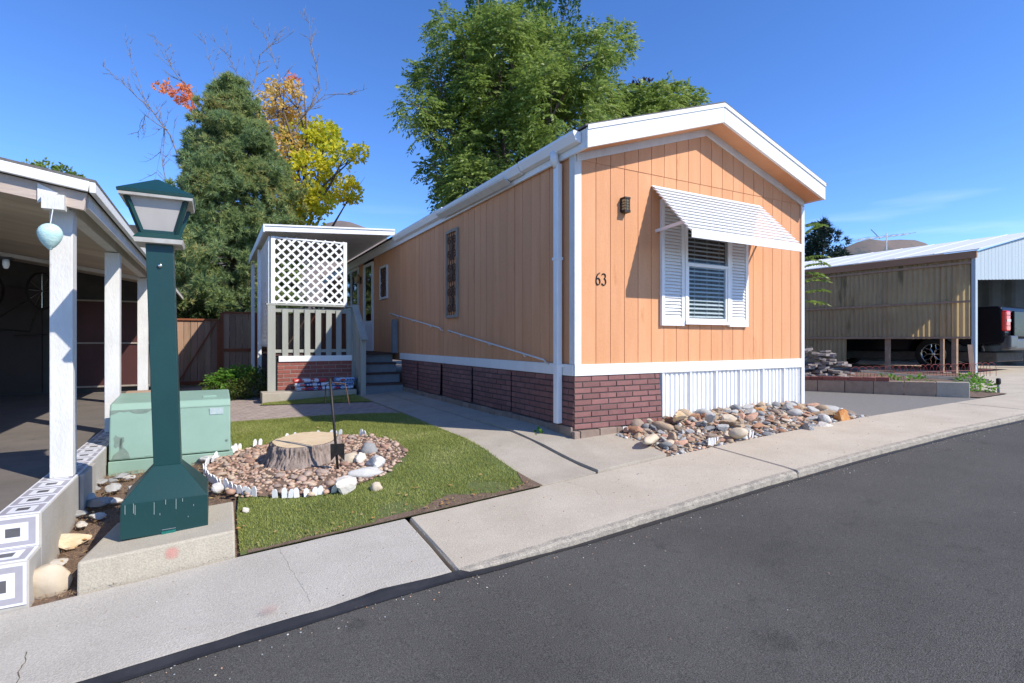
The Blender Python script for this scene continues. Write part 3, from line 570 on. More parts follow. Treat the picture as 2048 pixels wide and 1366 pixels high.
# skirting: moulded brick on the left of the gable, white ribbed sheets on the right
def brick_panel(P0, ux, W_, z0, H, rows, bl, mj, mb, tilt=0, bulge=0, parent=home, nm='skirting_panel', lab=None):
    P0 = Vector(P0); ux = Vector(ux); nrm = ux.cross(Vector((0, 0, 1))); rh = H / rows
    def pt(u, z, d):
        h = (H - (z - z0)) / H; q = d + tilt * h * (u / W_) + bulge * math.sin(math.pi * min(1, max(0, u / W_))) * math.sin(math.pi * h * .8 + .3)
        return P0 + ux * u + Vector((0, 0, z)) + nrm * q
    b = MB(); K = 8
    for j in range(K + 1):
        for i in range(K + 1): b.v.append(tuple(pt(W_ * i / K, z0 + H * j / K, .0)))
    for j in range(K):
        for i in range(K): q = j * (K + 1) + i; b._f((q, q + 1, q + K + 2, q + K + 1))
    pn = b.build(nm, mj, parent)
    if lab: pn['label'] = lab
    for r in range(rows):
        u = -bl * (.5 if r % 2 else .02) - random.uniform(0, .01)
        while u < W_:
            a = max(.004, u + .006); c = min(W_ - .004, u + bl - .006); za = z0 + r * rh + .006; zb = z0 + (r + 1) * rh - .006
            if c - a > .02:
                e = random.uniform(.005, .009)
                MB().hexa([pt(a, za, .001), pt(c, za, .001), pt(c, za + .004, e), pt(a, za + .004, e), pt(a, zb, .001), pt(c, zb, .001), pt(c, zb - .004, e), pt(a, zb - .004, e)]).build('brick', mb, pn)
            u += bl
    return pn
brick_panel((-.022, -.014, 0), (1, 0, 0), 1.23, .055, .575, 9, .232, M['brick_joint'], M['brick_skirt'], tilt=.05)
ysk = [(-.012, 1.36), (1.385, 2.545), (2.585, 3.76), (3.83, 4.98), (5.03, 6.0)]
for (a, c), bg in zip(ysk, (.005, .03, .035, .045, .02)):
    brick_panel((-.012, c, 0), (0, -1, 0), c - a, .085, .545, 8, .232, M['brick_joint'], M['brick_skirt'], tilt=random.uniform(-.01, .02), bulge=bg)
MB().box(.06, 1.6, .06, .09, -.15, .63).box(.06, .09, .091, 6, -.15, .63).build('dark_crawl_space', M['dark_room'], home)
bk = thing('footing', 'low course of grey-brown concrete footing blocks under the near corner skirting', 'footing', (0, 0, 0))
y = .0
while y < 5.8:
    L_ = random.uniform(.19, .24); MB().box(-.055, .05, y, y + L_ - .007, -.14, .085 - random.uniform(0, .012) + .0 * y).build('block', M['block'], bk, bevel=.006); y += L_
x = -.055
for L_ in (.08, .26, .24, .08): MB().box(x, x + L_ - .008, -.065 - random.uniform(0, .01), -.008, -.14, .05 + random.uniform(-.006, .006)).build('block', M['block'], bk, bevel=.006); x += L_
xw = 1.245; pw = .46
while xw < 3.93:
    b = MB(); x1 = min(xw + pw, 3.985); K = 6; prof = []
    nr = max(2, int(round((x1 - xw) / .077)))
    for i in range(nr):
        a = xw + (x1 - xw) * i / nr; d = (x1 - xw) / nr; big = .030 if i == 0 else .016
        prof += [(a, 0), (a + d * .18, -big), (a + d * .62, -big), (a + d * .78, 0)]
    prof.append((x1, 0)); k = len(prof)
    for z in (.03, .64):
        for (px_, dy) in prof: b.v.append((px_, .012 + dy, z))
    for i in range(k - 1): b._f((i, i + 1, k + i + 1, k + i))
    b.build('skirting_sheet', M['white_metal'], home); xw = x1 + .002
MB().box(3.955, 4.02, -.030, -.012, .03, .631).build('skirting_post', M['white_metal'], home)
MB().box(.64, 1.24, -.03, -.018, -.005, .045).build('base_strip', M['white'], home)
MB().box(3.96, 3.985, .02, LEN, 0, .6).build('skirting_sheet', M['white_metal'], home)
# door and rear window, in the shade of the porch
dr = MB().box(-.03, .012, 8.24, 8.31, ZB, 2.93).box(-.03, .012, 9.14, 9.21, ZB, 2.93).box(-.03, .012, 8.311, 9.139, 2.86, 2.93).build('door', M['white'], home)
MB().box(-.016, .012, 8.315, 9.135, ZB, 1.50).build('kick_panel', M['white'], dr)
MB().box(-.018, .010, 8.315, 8.42, 1.501, 2.859).box(-.018, .010, 9.03, 9.135, 1.501, 2.859).build('stile', M['white'], dr)
MB().box(-.006, -.003, 8.421, 9.029, 1.501, 2.859).build('pane', M['dark_glass'], dr)
MB().tube([(-.02, 8.38, 1.78), (-.07, 8.38, 1.78), (-.07, 8.46, 1.77)], .011, 6).build('handle', M['chrome'], dr, True)
rw = MB().box(-.035, .012, 9.75, 9.82, 1.86, 2.98).box(-.035, .012, 11.40, 11.47, 1.86, 2.98).box(-.035, .012, 9.821, 11.399, 2.90, 2.98).box(-.035, .012, 9.821, 11.399, 1.86, 1.94).box(-.03, .012, 10.58, 10.64, 1.941, 2.899).build('window', M['white'], home)
MB().box(.0, .004, 9.821, 11.399, 1.941, 2.899).build('pane', M['dark_glass'], rw)
pl = thing('porch_sconce', 'small dark wall sconce beside the front door on the porch', 'wall lamp', (-.06, 9.5, 2.6))
MB().box(-.03, -.011, 9.42, 9.52, 2.5, 2.68).build('back_plate', M['rust'], pl); MB().lathe([(.02, 2.50), (.06, 2.53), (.075, 2.66), (.02, 2.72)], (-.12, 9.47, 0), n=10).build('shade', mat('amber_glass', (.5, .38, .2), None, 5, .3), pl, True); MB().tube([(-.03, 9.47, 2.6), (-.08, 9.47, 2.74), (-.12, 9.47, 2.71)], .01, 6).build('arm', M['rust'], pl, True)
# ironwork panels on the long wall
def scroll(c, r, a0, turns, sgn, n=26):
    return [(-.035, c[0] + sgn * r * (1 - i / n * .85) * math.cos(a0 + turns * 2 * math.pi * i / n), c[1] + r * (1 - i / n * .85) * math.sin(a0 + turns * 2 * math.pi * i / n)) for i in range(n + 1)]
def art(y0, y1, z0, z1, label, tall, fm):
    t = thing('iron_wall_panel', label, 'wall art', (-.02, (y0 + y1) / 2, z0))
    fr_ = .045
    MB().box(-.05, -.012, y0, y0 + fr_, z0, z1).build('frame', fm, t); MB().box(-.05, -.012, y1 - fr_, y1, z0, z1).build('frame', fm, t)
    MB().box(-.052, -.012, y0 + fr_, y1 - fr_, z0, z0 + fr_).build('frame', fm, t); MB().box(-.052, -.012, y0 + fr_, y1 - fr_, z1 - fr_, z1).build('frame', fm, t)
    c = (y0 + y1) / 2; hw = (y1 - y0) / 2 - fr_
    MB().tube([(-.035, c, z0 + .04), (-.035, c, z1 - .04)], .008, 6).build('bar', M['rust'], t)
    for s_ in (-1, 1): MB().tube([(-.035, c + s_ * hw * .45, z0 + .04), (-.035, c + s_ * hw * .45, z1 - .04)], .006, 6).build('bar', M['rust'], t)
    H = z1 - z0; r = hw * .48
    for f_ in ((.12, .30, .46, .56, .72, .88) if tall else (.2, .4, .6, .8)):
        for s_ in (-1, 1):
            MB().tube(scroll((c + s_ * hw * .5, z0 + H * f_), r, R(90 if f_ < .5 else -90), 1.6 * (1 if f_ < .5 else -1), s_), .010, 6).build('scroll', M['rust'], t, True)
    if tall:
        for f_ in (.2, .51, .8): MB().prism([(-.045, c + dy, z0 + H * f_ + dz) for dy, dz in ((0, -.09), (.07, 0), (0, .09), (-.07, 0))], (.016, 0, 0)).build('leaf', M['rust'], t)
art(3.08, 3.56, 1.38, 2.80, 'tall narrow scrolled iron panel in a weathered wooden frame on the long wall', True, M['frame_wood'])
art(6.98, 7.58, 1.95, 2.70, 'small square dark iron panel in a white frame near the front door', False, M['white_old'])

# ---------------------------------------------------------------- porch
PF = 6.45
porch = thing('porch', 'covered side porch with white lattice, grey slatted railing and steps', 'porch', (-1.2, 8.2, 0))
for i in range(20): MB().box(-2.42, -.01, 6.46 + i * .145, 6.46 + i * .145 + .138, .72, .752).build('deck_board', M['tread'], porch)
MB().box(-2.44, -.84, PF + .01, 9.3, .05, .70).build('deck_base', M['dark_room'], porch)
MB().box(-2.30, -.90, PF - .045, PF - .010, .605, .715).build('white_band', M['white'], porch, bevel=.003)
brick_panel((-2.32, PF - .012, 0), (1, 0, 0), 1.46, .06, .545, 7, .24, M['joint_pale'], M['brick_red'], tilt=0, parent=porch, nm='brick_skirt')
MB().box(-2.50, -2.36, PF - .09, PF + .0, -.02, 1.68).build('post', M['rail_grey'], porch, bevel=.006)
sm = meshmat(MB().box(0, .105, PF - .035, PF - .012, .70, 1.62).mesh('slat'), M['rail_grey'])
for i in range(7): piece('slat', sm, porch, (-2.235 + i * .2, 0, 0), (0, R(random.uniform(-.3, .3)), 0))
MB().box(-2.36, -.80, PF - .011, PF + .03, 1.56, 1.64).build('rail', M['rail_grey'], porch); MB().box(-2.36, -.86, PF - .011, PF + .03, .78, .84).build('rail', M['rail_grey'], porch)
MB().box(-2.52, -.78, PF - .075, PF + .05, 1.685, 1.72).build('cap_rail', M['rail_grey'], porch, bevel=.004)
MB().box(-.93, -.82, PF - .05, PF + .05, .1, 1.684).build('post', M['rail_grey'], porch)
cw = MB()     # chicken wire behind the slats
for i in range(46):
    for s_ in (-1, 1):
        x = -2.36 + i * .036 - .3; n0 = 17
        pts = []
        for j in range(24):
            xx = x + s_ * (.012 if j % 2 else -.012) + .3 - .0; pts.append((xx + (0.018 if (j // 1) % 2 else 0), PF + .034, .72 + j * .037))
        for p, q in zip(pts, pts[1:]):
            if p[0] < -.9: cw.beam(p, q, .0035, .0035, (0, 1, 0))
cw.build('wire_mesh', M['iron'], porch, kind='stuff')
def lattice(P0, ux, W_, z0, z1, name):
    P0 = Vector(P0); ux = Vector(ux); nrm = ux.cross(Vector((0, 0, 1))); H = z1 - z0; sp = .178
    for s_ in (1, -1):
        k = -int(H / sp) - 1
        while k * sp < W_ + H:
            c = k * sp + .05      # line u = c + s*(z-z0)... clipped to the panel
            if s_ > 0: ua, za, ub, zb = c, 0, c + H, H
            else: ua, za, ub, zb = c, H, c + H, 0
            t0 = max(0, (0 - ua) / H); t1 = min(1, (W_ - ua) / H)
            if t1 - t0 > .03:
                A = P0 + ux * (ua + H * t0) + Vector((0, 0, z0 + za + (zb - za) * t0)) + nrm * (.006 * s_); B = P0 + ux * (ua + H * t1) + Vector((0, 0, z0 + za + (zb - za) * t1)) + nrm * (.006 * s_)
                MB().beam(A, B, .040, .008, nrm).build('lath', M['white'], porch)
            k += 1
    for u in (0, W_): MB().beam(P0 + ux * u + Vector((0, 0, z0)), P0 + ux * u + Vector((0, 0, z1)), .07, .035, nrm).build('lattice_frame', M['white'], porch)
    for z in (z0 + .02, z1 - .02): MB().beam(P0 + ux * .036 + Vector((0, 0, z)), P0 + ux * (W_ - .036) + Vector((0, 0, z)), .028, .030, nrm).build('lattice_frame', M['white'], porch)
lattice((-2.40, PF - .02, 0), (1, 0, 0), 1.34, 1.725, 3.0, 'f')
lattice((-2.46, 8.45, 0), (0, -1, 0), 1.95, .9, 3.0, 's')
# porch roof
def zpr(x): return 3.06 + .062 * (x + 2.55)
MB().prism([(-2.55, 6.30, zpr(-2.55)), (-.07, 6.30, zpr(-.07)), (-.07, 6.30, zpr(-.07) + .115), (-2.55, 6.30, zpr(-2.55) + .115)], (0, .03, 0)).build('front_fascia', M['white_metal'], porch, bevel=.006)
MB().prism([(-2.56, 6.28, zpr(-2.55) + .10), (-.07, 6.28, zpr(-.07) + .10), (-.07, 6.28, zpr(-.07) + .13), (-2.56, 6.28, zpr(-2.55) + .13)], (0, .02, 0)).build('drip_edge', M['white_metal'], porch)
MB().box(-2.58, -2.551, 6.28, 11.0, 3.04, 3.19).build('side_fascia', M['white_metal'], porch, bevel=.006)
for i in range(23): 
    y = 6.335 + i * .2; MB().hexa([(-2.55, y, zpr(-2.55) + .05), (-.07, y, zpr(-.07) + .05), (-.07, y + .19, zpr(-.07) + .05), (-2.55, y + .19, zpr(-2.55) + .05), (-2.55, y, zpr(-2.55) + .10), (-.07, y, zpr(-.07) + .10), (-.07, y + .197, zpr(-.07) + .10), (-2.55, y + .197, zpr(-2.55) + .10)]).build('roof_pan', M['white_metal'], porch)
MB().box(-2.53, -2.45, 8.46, 8.54, -.1, 3.05).build('roof_post', M['white'], porch); MB().box(-2.53, -2.45, 10.8, 10.88, -.1, 3.05).build('roof_post', M['white'], porch)
# steps
zt = [.165, .36, .555, .752]
for i, z in enumerate(zt):
    y0 = 5.80 + i * .25
    MB().box(-.80, -.045, y0, y0 + .03, (zt[i - 1] if i else -.08), z - .035).build('riser', M['blue_grey'], porch)
    if i < 3: MB().box(-.83, -.04, y0 - .025, y0 + .275, z - .034, z).build('tread', M['tread'], porch, bevel=.004)
    else: MB().box(-.83, -.04, y0 - .025, y0 - .09 + .1, z - .034, z).build('tread', M['tread'], porch, bevel=.004)
MB().prism([(-.86, 5.80, -.06), (-.86, 5.80, .12), (-.86, 6.40, .72), (-.86, 6.40, -.06)], (.03, 0, 0)).build('stringer', M['rail_grey'], porch)
MB().box(-.90, -.81, 5.74, 5.83, -.06, 1.10).build('post', M['rail_grey'], porch)
MB().beam((-.86, 5.66, 1.02), (-.86, 6.46, 1.74), .13, .035).build('cap_rail', M['rail_grey'], porch, bevel=.004)
for i in range(4): y = 5.90 + i * .135; zz = .08 + (y - 5.8); MB().box(-.902, -.88, y, y + .085, zz, 1.02 + (y - 5.66) * .9).build('slat', M['rail_grey'], porch)
MB().box(-.14, -.03, 6.22, 6.30, .755, 1.45).build('post', M['blue_grey'], porch)
MB().box(-1.2, -.3, 10.0, 10.06, .76, 1.75).build('rear_screen', M['fence_red'], porch)
# slab under the porch front, packages on it
MB().box(-2.62, -.93, 5.98, 6.42, -.16, .055).build('porch_slab', M['concrete_walk'], bevel=.012)['kind'] = 'structure'
pk = [('pack_white', 'pack_red', -2.02, -1.40, .06), ('pack_sky', 'pack_blue', -1.42, -.97, .06), ('pack_white', 'pack_blue', -2.04, -1.42, .135), ('pack_sky', 'pack_white', -1.41, -.96, .135), ('pack_red', 'pack_white', -2.06, -1.48, .21), ('pack_sky', 'pack_white', -1.3, -.95, .21)]
lbl = ['white and red wrapped package at the bottom left of the porch stack', 'pale blue package at the bottom right of the porch stack', 'white and navy package in the middle left of the porch stack', 'pale blue package in the middle right of the porch stack', 'red package lying on top at the left of the porch stack', 'pale blue crumpled package on top at the right of the porch stack']
for (ma, mb_, xa, xb, z), lb in zip(pk, lbl):
    t = thing('wrapped_package', lb, 'package', ((xa + xb) / 2, 6.2, z), 'packages stacked in front of the porch')
    b = MB(); n = 8
    for j in range(n + 1):
        x = xa + (xb - xa) * j / n; q = .012 * math.sin(j * 2.3) + random.uniform(-.006, .006)
        for (yy, zz) in ((6.11, z + .006), (6.09 + q, z + .035), (6.115, z + .068), (6.30, z + .070 + q * .4), (6.36, z + .035), (6.34, z + .002)): b.v.append((x, yy, zz))
    for j in range(n):
        b.m = 1 if j in (2, 3, 5) else 0
        for k in range(6): b._f((j * 6 + k, j * 6 + (k + 1) % 6, (j + 1) * 6 + (k + 1) % 6, (j + 1) * 6 + k))
    b.m = 0; b._f(tuple(range(6))); b._f(tuple(range(n * 6, n * 6 + 6)))
    b.build('wrapper', [M[ma], M[mb_]], t)
    MB().box(xa + .08, xa + .17, 6.073, 6.077, z + .018, z + .052).build('print_block', M['pack_red'], t)
    for q in range(5): MB().box(xa + .20 + q * .05, xa + .235 + q * .05, 6.073, 6.076, z + .022, z + .05).build('print_mark', M['pack_white'] if mb_ == 'pack_blue' or ma == 'pack_red' else M['pack_blue'], t)

# ---------------------------------------------------------------- fence and gate
def fence(x0, x1, y, ztop_, zbot, n, name, label, cat, brace):
    t = thing(name, label, cat, ((x0 + x1) / 2, y, zbot)); wd = (x1 - x0) / n
    for i in range(n): MB().box(x0 + i * wd + .005, x0 + (i + 1) * wd - .005, y, y + .018, zbot + random.uniform(0, .02), ztop_ - .03).build('board', M['fence'], t)
    MB().box(x0 - .02, x1 + .02, y - .045, y + .03, ztop_ - .03, ztop_ + .015).build('top_rail', M['fence_red'], t)
    MB().box(x0, x1, y - .035, y - .002, zbot + .05, zbot + .13).build('rail', M['fence_red'], t)
    for x in (x0 - .03, x1 + .03): MB().box(x - .04, x + .04, y - .05, y + .03, zbot, ztop_ - .031).build('post', M['fence_red'], t)
    if brace: MB().beam((x0 + .03, y - .018, zbot + .10), (x1 - .03, y - .018, ztop_ - .08), .035, .09, (0, 1, 0)).build('brace', M['fence_red'], t)
    else: MB().box(x0, x1, y - .035, y - .002, .72, .80).build('rail', M['fence_red'], t)
fence(-4.20, -3.30, 11.3, 1.56, -.16, 6, 'gate', 'red-brown board gate with a diagonal brace beside the carport', 'gate', True)
fence(-3.17, -2.42, 11.3, 1.76, -.14, 5, 'fence', 'taller brown board fence panel between the gate and the porch', 'fence', False)
fence(-2.36, .0, 11.6, 1.76, -.14, 14, 'fence', 'brown board fence seen through the porch lattice', 'fence', False)

# ---------------------------------------------------------------- left carport
cp = thing('carport', 'white painted open carport with square posts and board ceiling at the left', 'carport', (-6.2, 4, -.2))
def zrf(x, y): return 2.075 + .16 * (-4.12 - x) + .006 * y     # top of the eave fascia
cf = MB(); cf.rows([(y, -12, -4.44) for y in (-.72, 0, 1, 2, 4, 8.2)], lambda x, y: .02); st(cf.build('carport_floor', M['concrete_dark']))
PYS = [(.26, 0.04), (2.43, .04), (5.22, .04), (8.0, .04)]
for (y, zb) in PYS: MB().box(-4.395, -4.265, y - .065, y + .065, zb, 1.95).build('post', M['white_old'], cp, bevel=.006)
MB().beam((-4.33, .06, 2.01), (-4.33, 8.2, 2.06), .09, .13).build('beam', M['white_old'], cp, bevel=.005)
MB().beam((-4.18, .10, 2.0), (-4.18, 8.2, 2.05), .045, .10).build('rim_board', M['white_old'], cp)
MB().beam((-4.14, -.01, zrf(-4.14, 0)), (-12, -.01, zrf(-12, 0)), .04, .07).build('front_fascia', M['white'], cp, bevel=.004)
MB().beam((-4.165, .055, zrf(-4.165, 0) - .10), (-12, .055, zrf(-12, 0) - .10), .05, .12).build('front_beam', mat('weathered_beam', (.50, .42, .36), (.40, .31, .25), 7, .85, .3, 60, (.15, 1, 1), c3=(.62, .58, .54), thr=.58, sc3=5), cp)
MB().beam((-4.12, -.02, zrf(-4.12, 0)), (-4.12, 13.5, zrf(-4.12, 13.5)), .035, .075).build('side_fascia', M['white'], cp, bevel=.004)
MB().hexa([(-12, -.02, zrf(-12, 0) + .03), (-4.1, -.02, zrf(-4.1, 0) + .036), (-4.1, 13.5, zrf(-4.1, 13.5) + .036), (-12, 13.5, zrf(-12, 13.5) + .03), (-12, -.02, zrf(-12, 0) + .06), (-4.1, -.02, zrf(-4.1, 0) + .056), (-4.1, 13.5, zrf(-4.1, 13.5) + .056), (-12, 13.5, zrf(-12, 13.5) + .06)]).build('roof', M['shingle'], cp)
for i in range(27):
    y = .12 + i * .30; zA = zrf(-4.2, y) - .035; zB = zrf(-12, y) - .035
    MB().hexa([(-12, y, zB - .02), (-4.2, y, zA - .02), (-4.2, y + .285, zA - .02), (-12, y + .285, zB - .02), (-12, y, zB), (-4.2, y, zA), (-4.2, y + .285, zA), (-12, y + .285, zB)]).build('ceiling_board', M['board_ceiling'], cp)
for y in (6.4,): MB().beam((-4.2, y, zrf(-4.2, y) - .10), (-12, y, zrf(-12, y) - .10), .05, .06).build('rafter', M['white_old'], cp)
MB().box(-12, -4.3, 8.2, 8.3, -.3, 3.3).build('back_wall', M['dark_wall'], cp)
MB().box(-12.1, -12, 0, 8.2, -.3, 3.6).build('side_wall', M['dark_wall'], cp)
MB().box(-5.9, -4.5, 8.12, 8.19, .1, 1.75).build('board_panel', M['maroon'], cp)
for z in (.12, .95, 1.76): MB().box(-5.95, -4.45, 8.09, 8.119, z, z + .03).build('panel_rail', M['frame_wood'], cp)
for x in (-5.95, -4.5): MB().box(x, x + .03, 8.085, 8.089, .1, 1.79).build('panel_rail', M['frame_wood'], cp)
MB().box(-7.0, -6.15, 8.14, 8.19, .05, 1.98).build('back_door', mat('dark_door', (.035, .02, .016), None, 4, .6), cp)
MB().prism([(-4.42, .025, 2.075), (-4.42, .025, 1.94), (-4.31, .025, 2.02)], (0, -.008, 0)).build('gusset_plate', M['white_old'], cp)
MB().box(-4.31 - .08, -4.31 + .04, -.03, .05, 1.90, 2.0).build('beam_end', M['white_old'], cp)
MB().box(-4.9, -4.55, 3.9, 5.4, 2.0 - .0, 2.0).v
bl = thing('carport_bulb', 'bare white bulb socket under the carport ceiling', 'lamp', at(12, 525, 5.2))
MB().box(-.05 + bl.location.x, .05 + bl.location.x, bl.location.y - .05, bl.location.y + .05, bl.location.z + .03, bl.location.z + .05).build('base_plate', M['iron'], bl); MB().lathe([(.025, .03), (.028, -.02), (.02, -.05), (.012, -.06)], bl.location, n=10).build('socket', M['white'], bl, True)
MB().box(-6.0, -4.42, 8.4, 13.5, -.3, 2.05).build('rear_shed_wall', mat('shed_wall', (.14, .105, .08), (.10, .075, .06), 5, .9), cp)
# hanging bicycle
bi = thing('bicycle', 'dark bicycle hung under the ceiling at the back of the carport', 'bicycle', at(30, 610, 9))
c_ = bi.location
for dx in (-.35, .35): 
    wh = MB().tube([(c_.x + dx * .9 + .06 * math.cos(a), c_.y + dx, c_.z + .33 * math.sin(a)) if False else (c_.x + dx + .30 * math.cos(a) * .45, c_.y + .30 * math.cos(a) * .9, c_.z + .25 + .31 * math.sin(a)) for a in [2 * math.pi * i / 24 for i in range(25)]], .02, 6).build('wheel', M['rubber'], bi, True)
    for k in range(6): a = math.pi * k / 6; MB().tube([(c_.x + dx + .13 * math.cos(a), c_.y + .26 * math.cos(a), c_.z + .25 + .3 * math.sin(a)), (c_.x + dx - .13 * math.cos(a), c_.y - .26 * math.cos(a), c_.z + .25 - .3 * math.sin(a))], .003, 4).build('spoke', M['chrome'], wh)
MB().tube([(c_.x - .35, c_.y, c_.z + .25), (c_.x - .3, c_.y, c_.z - .4), (c_.x + .2, c_.y, c_.z - .45), (c_.x + .35, c_.y, c_.z + .25), (c_.x - .3, c_.y, c_.z - .3)], .02, 6).build('frame', M['iron'], bi); MB().tube([(c_.x, c_.y, c_.z - .52), (c_.x + .4, c_.y, c_.z - .5), (c_.x + .55, c_.y + .1, c_.z - .5)], .015, 6).build('handlebar', M['iron'], bi)
# tiled curb
cb = MB().box(-4.455, -4.243, -.70, 8.0, -.6, .030).box(-6.5, -4.456, -.70, -.56, -.6, .029).box(-6.5, -4.2435, -.935, -.7005, -.6, -.158).box(-4.242, -4.215, .27, .72, -.5, .030).build('curb', M['curb_render'], None, bevel=.004, label='low rendered curb with steps along the carport edge', category='curb')
def tile(P, ux, uz, s, h):
    P = Vector(P); ux = Vector(ux); uz = Vector(uz); nr = ux.cross(uz)
    t = MB(); 
    def q(a, b, d): t.hexa([P + ux * (s * a) + uz * (h * a), P + ux * (s * b) + uz * (h * a), P + ux * (s * b) + uz * (h * b), P + ux * (s * a) + uz * (h * b)] + [P + nr * d + ux * (s * a) + uz * (h * a), P + nr * d + ux * (s * b) + uz * (h * a), P + nr * d + ux * (s * b) + uz * (h * b), P + nr * d + ux * (s * a) + uz * (h * b)])
    q(.01, .99, .006); t.m = 1; q(.07, .93, .007); t.m = 2; q(.21, .79, .008); t.m = 3; q(.36, .64, .009)
    t.build('tile', [M['tile_white'], M['tile_lilac'], M['tile_white'], M['tile_dark']], cb)
for i in range(26):
    y = -.70 + i * .208
    tile((-4.450, y, .031), (1, 0, 0), (0, 1, 0), .205, .205)
for i in range(7):
    x = -4.247 - .232 * (i + 1)
    tile((x, -.936, -.388), (1, 0, 0), (0, 0, 1), .228, .228); tile((x, -.701, -.150), (1, 0, 0), (0, 0, 1), .228, .178); tile((x, -.932, -.157), (1, 0, 0), (0, 1, 0), .228, .228)
for i in range(6): tile((-4.455 - .208 * (i + 1), -.69, .030), (1, 0, 0), (0, 1, 0), .205, .13)
# lumber stack by third post
lsx = at(285, 800, 7.2)
for i, (dx, z, L_) in enumerate([(0, .04, .42), (.03, .105, .40), (-.02, .17, .38), (.04, .235, .30)]):
    o = MB().box(-4.50 + dx, -4.50 + dx + L_, 4.55 - .02 * i, 4.69, z, z + .058).build('plank', M['lumber'], None, bevel=.004, label=['bottom plank of the short stack beside the third carport post', 'second plank of the short stack beside the third carport post', 'third plank of the short stack beside the third carport post', 'top plank of the short stack beside the third carport post'][i], category='plank', group='planks stacked by the carport post')
# hanging decoy nest
hn = thing('hanging_decoy_nest', 'pale mint paper decoy nest hanging from the carport beam', 'decoration', (-4.385, -.04, 1.72))
hp = at(100, 473, 3.58)
hn.location = hp; ORG[hn.name] = Vector(hp)
prof = []
for i in range(25):
    t = i / 24; r = .068 * (math.sin(math.pi * min(1, t * .5 + .0)) ** .8 if t < .6 else 1) if False else .068 * (max(.0, 1 - abs((t - .62) / .62) ** 1.7) ** .75 if t < .62 else max(0, 1 - ((t - .62) / .40) ** 2) ** .5)
    prof.append((max(.012, r * (1 + .018 * math.sin(i * 2.6))), -.088 + .172 * t))
MB().lathe(prof, hp, n=28).build('shell', M['mint'], hn, True)
MB().tube([hp + Vector((0, 0, .07)), (hp.x + .02, hp.y + .02, 1.97)], .003, 5).build('cord', M['white'], hn)

# ---------------------------------------------------------------- lamp post on its pad
pad = MB().hexa([(-4.05, -.925, -.52), (-3.265, -.925, -.52), (-3.255, -.24, -.52), (-3.95, -.24, -.52), (-4.045, -.925, -.215), (-3.27, -.925, -.168), (-3.26, -.24, -.168), (-3.95, -.24, -.21)])
pad.build('lamp_pad', M['concrete_pad'], None, bevel=.012, label='thick concrete pad carrying the green lamp post', category='concrete pad')
PADZ = -.198
lp = thing('lamp_post', 'dark green square lamp post with a tapered lantern and flared base', 'street lamp', (-3.665, -.475, PADZ))
lx, ly = -3.648, -.475
def lc(z): return (Vector((lx, ly, 0)) - RT * (.052 * max(0, (z - .2) / 1.45)))     # the post leans a little
def frust(b, z0, h0, z1, h1):
    a, c = lc(z0), lc(z1)
    b.hexa([(a.x - h0, a.y - h0, z0), (a.x + h0, a.y - h0, z0), (a.x + h0, a.y + h0, z0), (a.x - h0, a.y + h0, z0), (c.x - h1, c.y - h1, z1), (c.x + h1, c.y - h1, z1), (c.x + h1, c.y + h1, z1), (c.x - h1, c.y + h1, z1)]); return b
frust(MB(), PADZ + .005, .232, .022, .229).build('base_box', M['green_paint'], lp, bevel=.003)
frust(MB(), .0215, .228, .205, .078).build('base_flare', M['green_paint'], lp, bevel=.003)
frust(MB(), .203, .0755, 1.655, .0750).build('post', M['green_paint'], lp, bevel=.004)
frust(MB(), 1.640, .128, 1.668, .136).build('collar_plate', M['lamp_under'], lp); frust(MB(), 1.6685, .138, 1.705, .108).build('collar', M['green_paint'], lp, bevel=.003)
for s_ in range(4):
    b = MB(); co = [Vector((-1, -1, 0)), Vector((1, -1, 0)), Vector((1, 1, 0)), Vector((-1, 1, 0))]; a, c = co[s_], co[(s_ + 1) % 4]; o_ = -(a + c) * .5
    lo_, hi_ = .093, .160; z0, z1 = 1.715, 1.925; C0 = lc(z0) + Vector((0, 0, z0)); C1 = lc(z1) + Vector((0, 0, z1))
    b.hexa([C0 + a * lo_ * .98, C0 + c * lo_ * .98, C0 + c * lo_ * .98 + o_ * .005, C0 + a * lo_ * .98 + o_ * .005, C1 + a * hi_ * .98, C1 + c * hi_ * .98, C1 + c * hi_ * .98 + o_ * .005, C1 + a * hi_ * .98 + o_ * .005])
    b.build('lens_panel', M['lens'], lp)
    MB().beam(C0 + a * lo_ - Vector((0, 0, .006)), C1 + a * (hi_ + .002) + Vector((0, 0, .004)), .024, .024, a).build('corner_bar', M['green_paint'], lp)
    MB().beam(C0 + a * (lo_ + .001), C0 + c * (lo_ + .001), .016, .018).build('lower_rail', M['green_paint'], lp)
frust(MB(), 1.918, .195, 1.934, .200).build('cap_underside', M['lamp_under'], lp)
frust(MB(), 1.9345, .202, 1.955, .205).build('cap_rim', M['green_paint'], lp, bevel=.003)
frust(MB(), 1.9555, .204, 2.078, .008).build('cap', M['green_paint'], lp, bevel=.003)
pq = lc(1.5); MB().lathe([(.012, 0), (.013, -.012), (.006, -.014)], (pq.x, pq.y - .076, 1.50), 'y', 10).build('photocell', M['chrome'], lp, True)
MB().prism([(lx - .02, ly - .2335, PADZ - .004), (lx + .055, ly - .2335, PADZ - .002), (lx + .055, ly - .2335, PADZ + .026), (lx - .02, ly - .2335, PADZ + .022)], (0, -.008, 0)).build('access_flap', mat('bright_teal', (.008, .11, .09), (.02, .16, .13), 40, .4), lp)
MB().prism([(lx - .018, ly - .2325, PADZ + .03), (lx + .055, ly - .2325, PADZ + .032), (lx + .055, ly - .2325, PADZ + .036), (lx - .018, ly - .2325, PADZ + .034)], (0, -.0012, 0)).build('flap_edge', M['blue_grey'], lp)
dm = mat('pale_drip', (.30, .37, .35), (.26, .33, .31), 90, .7)
